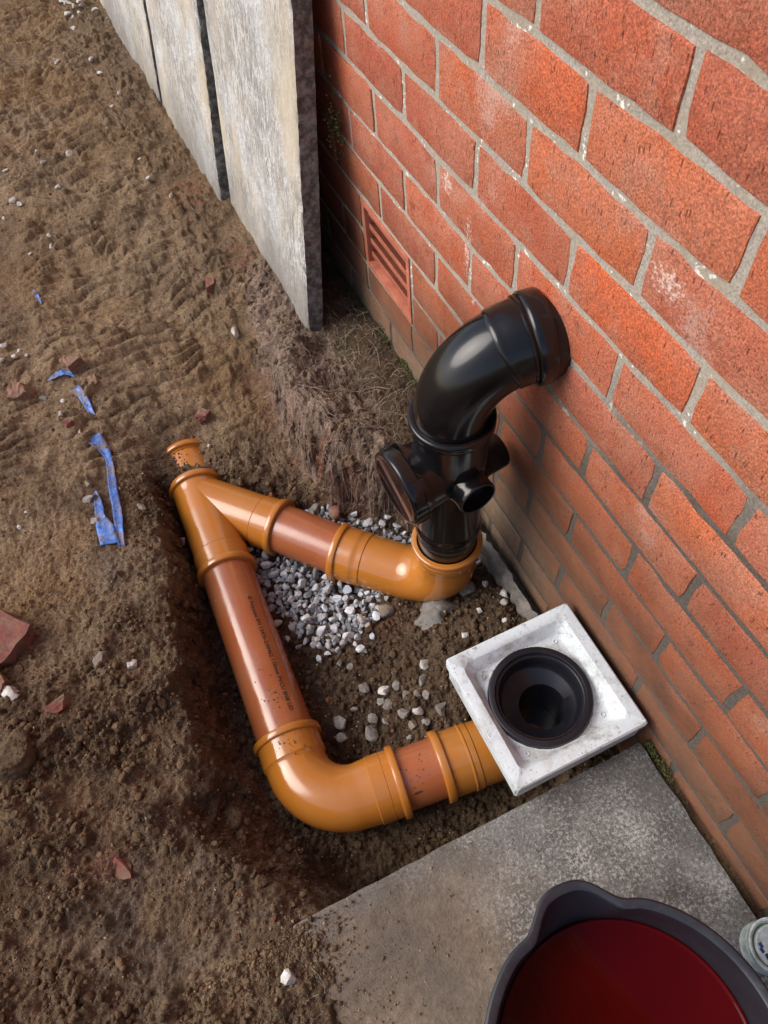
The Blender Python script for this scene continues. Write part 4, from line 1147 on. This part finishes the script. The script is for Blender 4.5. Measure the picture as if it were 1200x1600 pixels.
blockfrag('brick_fragment', -.645, .748, (.038, .034, .026), M['tan_frag'], 'crumbled pale brick piece right of the top blue film', rz=1.0, seed=6, sink=.55)
blockfrag('brick_fragment', -.448, .560, (.034, .028, .026), M['red_frag'], 'dull red brick bit half buried beyond the Y branch', rz=.7, seed=7, sink=.45)
blockfrag('brick_fragment', -.872, -.022, (.05, .022, .026), M['red_frag'], 'thin red brick sliver among the clods', rz=.35, tilt=(.2, .1), seed=8, sink=.55)
blockfrag('brick_fragment', -.850, -.315, (.06, .045, .022), M['red_frag'], 'flat dark red brick nearly buried at lower left', rz=-.3, seed=9, sink=1.15)
blockfrag('brick_fragment', -.300, .880, (.022, .055, .02), M['red_frag'], 'narrow red brick splinter near the nearest concrete flag', rz=-.25, seed=10, sink=.35)
blockfrag('brick_fragment', -.726, .628, (.020, .018, .018), M['red_frag'], 'small red brick crumb beside the white stone', rz=.5, seed=11, sink=.3)
stone('soil_clod', -.955, -.085, .040, M['crumb'], 'large round lump of soil among crumbs at left edge', 'soil lump', flat=(1, 1, .8), cuts=3, sink=.2, base=IC5)
_m = bpy.data.objects['soil_clod'].data
for q_ in _m.vertices:
    pass
_c = np.array([q_.co[:] for q_ in _m.vertices])
_a, _b = _c[:, 0] + _c[:, 2] * .7, _c[:, 1] - _c[:, 2] * .9
_c *= (1 + .10 * fbm(_a, _b, .03, 5, .65) + .05 * lumps(_a, _b, .012) + .03 * lumps(_a + 3, _b, .006))[:, None]
_m.vertices.foreach_set('co', _c.astype(np.float32).ravel()); _m.polygons.foreach_set('use_smooth', [True] * len(_m.polygons)); _m.update()
vcol(bpy.data.objects['soil_clod'].data, 'tint', np.full((len(bpy.data.objects['soil_clod'].data.vertices), 3), .62))
for i, (x, y) in enumerate([(-.271, 2.702), (-.281, 2.617), (-.309, 2.576), (-.255, 2.66), (-.315, 2.492), (-.294, 2.674), (-.306, 2.708), (-.253, 2.61), (-.29, 2.64), (-.27, 2.57), (-.30, 2.54), (-.216, 2.56)]):
    stone('pebble', x, y, random.uniform(.012, .022), M['white_stone'], 'white pebble in the heap beside the farthest flag', 'pebble', 'white pebble heap at the top', base=IC2)
for i, (x, y) in enumerate([(-.191, 2.461), (-.307, 2.062), (-.313, 2.164), (-.281, 1.9), (-.416, 2.246), (-.323, 1.833), (-.316, 1.524), (-.496, 1.676), (-.576, 1.667), (-.583, 1.737), (-.692, 1.256), (-.629, 1.29), (-.635, 1.262), (-.694, 1.537), (-.68, 1.508), (-.733, 1.465), (-.682, 1.664), (-.286, 1.284), (-.319, 1.404), (-.689, 1.706), (-.563, 1.537),
                             (-.79, .927), (-.815, .95), (-.80, .905), (-.775, .90), (-.83, .90), (-.86, .44), (-.88, .41), (-.46, .50)]):
    stone('pebble', x, y, random.uniform(.006, .0125) * (1.25 if y > 1.4 else .85), M['white_stone'], 'small white pebble scattered on the trampled soil track', 'pebble', 'white pebbles on the soil track', base=IC2)
fl = [(-.339, -.097, 8), (-.376, -.117, 9), (-.37, -.171, 13), (-.339, -.194, 12), (-.305, -.222, 11), (-.266, -.219, 13), (-.248, -.191, 11), (-.314, -.199, 10), (-.325, -.25, 12), (-.296, -.26, 12), (-.318, -.277, 11), (-.344, -.219, 13), (-.438, -.203, 15), (-.445, -.232, 12), (-.395, -.25, 15), (-.382, -.228, 12), (-.259, -.282, 14), (-.352, -.209, 9), (-.333, -.293, 8), (-.295, -.285, 9), (-.27, -.245, 10), (-.285, -.235, 9), (-.405, -.19, 9), (-.36, -.245, 8)]
for i, (x, y, s_) in enumerate(fl):
    stone('pebble', x, y, s_ / 820, M['white_stone'] if i in (3, 6, 9) else M['grey_stone'], 'loose grey stone on the trench floor between the pipes', 'pebble', 'loose stones on the trench floor', base=IC2, sink=.18)
for i, (x, y, s_) in enumerate([(-.062, -.095, 10), (-.045, -.14, 13), (-.055, -.155, 10), (-.154, -.176, 11), (-.106, -.149, 8), (-.03, -.17, 9), (-.075, -.19, 9)]):
    stone('pebble', x, y, s_ / 1000, M['white_stone'], 'pale stone in dark soil between the black stack and the gully', 'pebble', 'pale stones by the wall foot', base=IC2, sink=.2)
for x, y in ((-.54, -.52), (-.60, -.53)):
    pass
stone('stone', -.10, -.085, .024, M['grey_stone'], 'rounded dark stone beside the grey cement lump', flat=(1, .9, .7), cuts=6)
stone('stone', -.262, -.038, .022, M['grey_stone'], 'mud-coated stone at the gravel edge under the bend', flat=(1, .9, .7), cuts=6)

def stones_mesh(name, items, base, cuts, seed, flat=(1, .85, .7), jit=.02, lo=.42):
    """one mesh of many stones; items: x, y, z, size, tint"""
    g = np.random.default_rng(seed)
    protos = [chip(g, base[0], cuts, flat, jit, lo) for _ in range(40)]
    V, F, C = [], [], []
    nv = len(base[0])
    for i, (x, y, z, s_, c) in enumerate(items):
        v = protos[g.integers(40)] @ rotm(g).T * s_ + np.array([x, y, z])
        V.append(v); F.append(base[1] + i * nv); C.append(np.repeat(np.array([c]), nv, 0))
    me = mesh_np(name, np.concatenate(V), np.concatenate(F), False)
    vcol(me, 'tint', np.concatenate(C))
    return me

# gravel bed (nobody could count it)
GP = [(-.50, .21), (-.40, .29), (-.30, .265), (-.205, .215), (-.12, .125), (-.045, .055), (-.035, -.055), (-.10, -.065), (-.17, -.02), (-.25, -.01), (-.29, -.035), (-.345, -.075), (-.40, -.075), (-.445, -.01), (-.475, .08)]
g = np.random.default_rng(5)
px = g.uniform(-.52, .0, 5200); py = g.uniform(-.10, .32, 5200)
sdg = poly_sd(px, py, GP) + fbm(px, py, .05, 2) * .012
ok = (sdg < 0) | ((sdg < .02) & (g.uniform(size=5200) < .12))
px, py, sdg = px[ok], py[ok], sdg[ok]
hz, hm_ = ground(px, py)
ok = (hm_['inn'] > .9) & (hz < -1.085)
px, py, sdg, hz = px[ok], py[ok], sdg[ok], hz[ok]
items = []
placed = []
for x, y, z, d_ in zip(px, py, hz, sdg):
    s_ = g.triangular(.0065, .0118, .0175) * (1 if d_ < -.02 else .85)
    if any((x - a) ** 2 + (y - b) ** 2 < (.78 * (s_ + c)) ** 2 for a, b, c in placed[-900:]) : continue
    placed.append((x, y, s_))
    tn = g.uniform(.62, 1.25); w = g.normal(0, .02)
    if g.uniform() < .10: tn *= .6
    if g.uniform() < .08: tn *= 1.25
    br = 1.0 if d_ < -.03 or g.uniform() < .4 else g.uniform(.5, .9)
    items.append((x, y, max(z, -1.14) + s_ * .55 + .006 - (.004 if d_ > -.015 else 0), s_, (tn + w, tn * (.72 + .28 * br), (tn - w + .01) * (.45 + .55 * br))))
# a fill layer below so no soil gleams through in the middle
under = []
for x, y, z, d_ in zip(px[:1500], py[:1500], hz[:1500], sdg[:1500]):
    if d_ < -.008:
        tn = g.uniform(.5, .95); under.append((x, y, max(z, -1.14) + .001, g.uniform(.006, .010), (tn, tn, tn)))
gm = stones_mesh('gravel', items + under, IC2, 8, 21, (1, .85, .7), .012, .34)
tag(link('gravel', gm, M['gravel']), 'bed of angular pale grey gravel under the branch pipe', 'gravel', kind='stuff')

# loose soil crumbs and grit
g = np.random.default_rng(77)
N = 170000
cx = g.uniform(-1.1, -.01, N); cy = np.where(g.uniform(size=N) < .72, g.uniform(-.72, .8, N), g.uniform(.8, 3.0, N))
ch, cm = ground(cx, cy)
dens = .10 + 1.0 * cm['clod'] + .75 * cm['inn'] + .45 * cm['bank'] + .25 * cm['track'] * sstep(.05, .4, fbm(cx, cy, .09, 3))
dens = dens * (.35 + .65 * sstep(-.3, .3, fbm(cx + 4, cy + 4, .07, 3)))
ing = poly_sd(cx, cy, GP) < .0
onslab = (cy < -.51) & (cx > -.70)
ok = (g.uniform(size=N) < dens * .46) & ~ing & ~onslab
items = []
for x, y, z, cl, inn in zip(cx[ok], cy[ok], ch[ok], cm['clod'][ok], cm['inn'][ok]):
    s_ = min(.0010 + g.exponential(.00085) * (1 + 1.1 * max(cl, .6 * inn)), .0095)
    if g.uniform() < .035:
        tn = (2.3, 2.6, 3.0) if g.uniform() < .5 else (1.7, 1.8, 1.9)
        s_ = min(s_, .0026)
    elif g.uniform() < .012: tn = (1.1, .75, .6)
    else:
        k = g.uniform(.65, 1.2) * (1 - .45 * max(inn, .75 * cl)); tn = (k, k * .97, k * .93)
    items.append((x, y, z + s_ * .25, s_, tn))
small = [i for i in items if i[3] < .0042]; big = [i for i in items if i[3] >= .0042]
print('crumbs', len(small), len(big), 'gravel', len(placed), 'bricks', nseen)
tag(link('soil_crumbs', stones_mesh('soil_crumbs', small, IC1, 3, 31, (1, .9, .8), .14), M['crumb']), 'fine loose soil crumbs and grit over the dug ground', 'soil', kind='stuff')
bigm = stones_mesh('soil_clods', big, IC3, 2, 32, (1, .9, .8), .045)
tag(link('soil_clods', bigm, M['crumb']), 'loose soil clods strewn along the trench edges', 'soil', kind='stuff')
# grit on the paving and specks on the pipes
it2 = []
for _ in range(900):
    x = -.70 + .6 * g.beta(1.1, 3.0); y = g.uniform(-.72, -.515)
    s_ = min(.0006 + g.exponential(.0005), .0035); k = g.uniform(.7, 1.6)
    it2.append((x, y, -.9345 + s_ * .3, s_, (k, k * .97, k * .93) if g.uniform() > .08 else (2.6, 2.8, 3.0)))
for _ in range(700):
    x = -.66 + g.normal(0, .05); y = -.515 - abs(g.normal(0, .05))
    s_ = min(.0010 + g.exponential(.0014), .007); k = g.uniform(.6, 1.15)
    it2.append((x, y, max(-.9345, gz(x, y)) + s_ * .25, s_, (k, k * .97, k * .93)))
def on_pipe(a, d, along, ang, r, s_):
    d = d.normalized(); up = Vector((0, 0, 1)); side = d.cross(up)
    q = a + d * along + (up * math.cos(ang) + side * math.sin(ang)) * (r + s_ * .3)
    k = g.uniform(.35, .8)
    it2.append((q.x, q.y, q.z, s_, (k, k * .95, k * .9)))
dmn = (mb - ma)
for _ in range(34): on_pipe(ma, dmn, .36 + g.normal(0, .022), g.normal(-.1, .22), .055, g.uniform(.0006, .0021))
for _ in range(10): on_pipe(ma, dmn, g.uniform(.05, .38), g.normal(0, .4), .055, g.uniform(.0005, .0013))
for _ in range(26): on_pipe(Vector((mainx(-.196), -.196, Z0)), dmn, .03 + g.normal(0, .010), g.normal(-.1, .25), .0602, g.uniform(.0006, .0022))
for _ in range(150): on_pipe(Vector((mainx(.515), .515, Z0)), dmn, g.uniform(-.005, .062), g.normal(.25, .45), .0555, g.uniform(.0008, .0042))
dgl = ptg(-.29) - ptg(-.415)
for _ in range(34): on_pipe(ptg(-.415), dgl, .055 + g.normal(0, .02), g.normal(.15, .3), .055, g.uniform(.0005, .0018))
tag(link('grit', stones_mesh('grit', it2, IC1, 3, 33), M['crumb']), 'sparse grit lying on the paving and pipes', 'soil', kind='stuff')

# grey cement lump under the rising bend
cv, cf = [], []
n = 40
for j in range(14):
    for k in range(n):
        a = 2 * math.pi * k / n; rr_ = (j / 13)
        wob = 1 + .22 * math.sin(2 * a + 1) + .12 * math.sin(5 * a) + .06 * math.sin(9 * a + 2)
        x = -.178 + rr_ * .058 * wob * math.cos(a + .5); y = -.092 + rr_ * .046 * wob * math.sin(a + .5)
        cv.append((x, y, 0))
cva = np.array(cv)
hh_, _ = ground(cva[:, 0], cva[:, 1], False)
rr_ = np.repeat(np.arange(14) / 13, n)
cva[:, 2] = hh_ + .024 * (1 - rr_ ** 2.2) - .006 * rr_ ** 4 + fbm(cva[:, 0], cva[:, 1], .03, 3) * .0035
cf = [(j * n + k, (j + 1) * n + k, (j + 1) * n + (k + 1) % n, j * n + (k + 1) % n) for j in range(13) for k in range(n)]
tag(link('cement_lump', mesh_pd('cement_lump', cva, cf, True), M['cement']), 'lump of smooth grey cement beneath the rising bend', 'cement')

# ------------------------------------------------------------------ blue film, half buried
def film(name, left, right, label, lift=.004, seed=0):
    """ribbon between two edge lines, draped on the soil with thickness"""
    g = random.Random(seed)
    n = 40; m = 7
    def res(pl):
        P = np.array(pl, float); d = np.r_[0, np.cumsum(np.hypot(*np.diff(P, axis=0).T))]; d /= d[-1]
        return np.stack([np.interp(np.linspace(0, 1, n), d, P[:, k]) for k in (0, 1)], 1)
    A, B = res(left), res(right)
    T = np.linspace(0, 1, m)
    X = A[:, None, 0] * (1 - T) + B[:, None, 0] * T; Y = A[:, None, 1] * (1 - T) + B[:, None, 1] * T
    h, _ = ground(X.ravel(), Y.ravel(), False)
    wav = fbm(X.ravel() + seed, Y.ravel(), .03, 3) * .0025
    Zr = h + lift + wav + .006 * np.tile(np.abs(T - .35) ** 1.5, n)
    top_ = np.stack([X.ravel(), Y.ravel(), Zr], 1)
    me = mesh_np('film', top_, np.array([(i * m + j, i * m + j + 1, (i + 1) * m + j + 1, (i + 1) * m + j) for i in range(n - 1) for j in range(m - 1)]), True)
    o = link(name, me, M['blue'])
    md = o.modifiers.new('thickness', 'SOLIDIFY'); md.thickness = .0012
    return tag(o, label, 'plastic film')
film('blue_film', [(-.673, .605), (-.712, .578), (-.690, .552), (-.679, .52), (-.688, .455), (-.693, .40), (-.699, .34), (-.703, .266)], [(-.672, .607), (-.668, .575), (-.662, .545), (-.664, .52), (-.674, .42), (-.681, .335), (-.686, .30), (-.691, .262)], 'long bright blue plastic strip half buried left of the Y branch', .007, 1)
film('blue_film', [(-.720, .432), (-.727, .40), (-.731, .36), (-.736, .32), (-.734, .278)], [(-.714, .432), (-.710, .40), (-.712, .36), (-.701, .325), (-.699, .272)], 'short blue plastic piece beside the lower end of the long strip', .007, 2)
film('blue_film', [(-.705, .735), (-.692, .715), (-.687, .690), (-.680, .648)], [(-.679, .742), (-.671, .712), (-.669, .688), (-.668, .645)], 'blue plastic scrap below the brown brick piece', .008, 3)
film('blue_film', [(-.742, .790), (-.725, .800), (-.705, .802), (-.685, .790)], [(-.738, .784), (-.720, .786), (-.700, .784), (-.682, .770)], 'curled dark blue plastic scrap at the top of the strip', .011, 4)
film('blue_film', [(-.716, 1.115), (-.714, 1.09), (-.706, 1.055)], [(-.711, 1.115), (-.703, 1.09), (-.702, 1.055)], 'tiny blue plastic splinter alone on the soil track', .007, 5)

# ------------------------------------------------------------------ moss and dry roots
g = np.random.default_rng(41)
mv, mf = [], []
def tuft(x, y, z, s_):
    b = len(mv)
    v = chip(g, IC1[0], 2, (1, 1, .8)) * s_ + np.array([x, y, z])
    mv.extend(v.tolist()); mf.extend((IC1[1] + b).tolist())
for _ in range(800):
    y = .24 + .55 * g.beta(1.3, 1.2); x = -.003 - abs(g.normal(0, .006)); z = gz(x, y) + abs(g.normal(0, .007))
    if perlin(np.array([y * 22]), np.array([3.3]))[0] > -.12: tuft(x, y, z, g.uniform(.0008, .0026))
for _ in range(150):
    x, y = -.09 + g.normal(0, .014), .52 + g.normal(0, .02); tuft(x, y, gz(x, y) + .0005, g.uniform(.0008, .0022))
for _ in range(260):
    y = -.515 - abs(g.normal(0, .035)); x = -.007 + g.normal(0, .004); tuft(x, y, -.944 + abs(g.normal(0, .004)), g.uniform(.0008, .0024))
for _ in range(160):
    y = .60 + g.normal(0, .012); z = -.46 + g.normal(0, .028); tuft(-.010 - abs(g.normal(0, .012)), y, z, g.uniform(.0012, .003))
tag(link('moss', mesh_np('moss', np.array(mv), np.array(mf), True), M['moss']), 'dark green moss along the foot of the brick wall', 'moss', kind='stuff')

rv, rf = [], []
def strand(pts, r):
    for i, q in enumerate(pts):
        d = Vector(pts[min(i + 1, len(pts) - 1)]) - Vector(pts[max(i - 1, 0)])
        d.normalize(); u = d.orthogonal().normalized(); w = d.cross(u)
        for k in range(4):
            a = math.pi / 2 * k; o_ = (u * math.cos(a) + w * math.sin(a)) * r * (1 - .5 * i / len(pts))
            rv.append((q[0] + o_.x, q[1] + o_.y, q[2] + o_.z))
    b = len(rv) - 4 * len(pts)
    for i in range(len(pts) - 1):
        for k in range(4): rf.append((b + 4 * i + k, b + 4 * i + (k + 1) % 4, b + 4 * i + 4 + (k + 1) % 4, b + 4 * i + 4 + k))
def root(x, y, ln, ang, r, lift=.004, wob=.5):
    n = 9; xs, ys = [x], [y]; a = ang
    for _ in range(n):
        a += g.normal(0, wob * .5); xs.append(xs[-1] + math.cos(a) * ln / n); ys.append(ys[-1] + math.sin(a) * ln / n)
    h, _ = ground(np.array(xs), np.array(ys), True)
    lf = lift * np.abs(np.sin(np.linspace(0, 3.1, n + 1) * g.uniform(.6, 2))) + .0012
    strand([(a_, b_, float(c_)) for a_, b_, c_ in zip(xs, ys, h + lf)], r)
for _ in range(330):
    y = g.uniform(.14, .62); x = g.uniform(-.27, -.02)
    root(x, y, g.uniform(.015, .085), g.uniform(0, 6.28), g.uniform(.00028, .0007), .009)
for (x, y, ln, a, r_) in ((-.235, .43, .20, -.85, .0011), (-.22, .38, .17, -.95, .0009), (-.27, .56, .12, -1.2, .0010), (-.18, .20, .10, -2.2, .0008), (-.13, .17, .09, -1.9, .0008), (-.15, .33, .16, -.6, .0008), (-.30, .55, .10, -.3, .0010)):
    root(x, y, ln, a, r_, .010, .35)
for _ in range(150):
    y = g.uniform(.75, 2.6); x = g.uniform(-.85, -.2); root(x, y, g.uniform(.02, .07), g.uniform(0, 6.28), g.uniform(.0004, .0008), .004)
for _ in range(30):
    root(g.uniform(-.68, -.45), g.uniform(-.70, -.53), g.uniform(.01, .04), g.uniform(0, 6.28), .0004, .002)
tag(link('dry_roots', mesh_pd('dry_roots', rv, rf, True), M['root']), 'thin dry roots and straw over the soil bank', 'roots', kind='stuff')
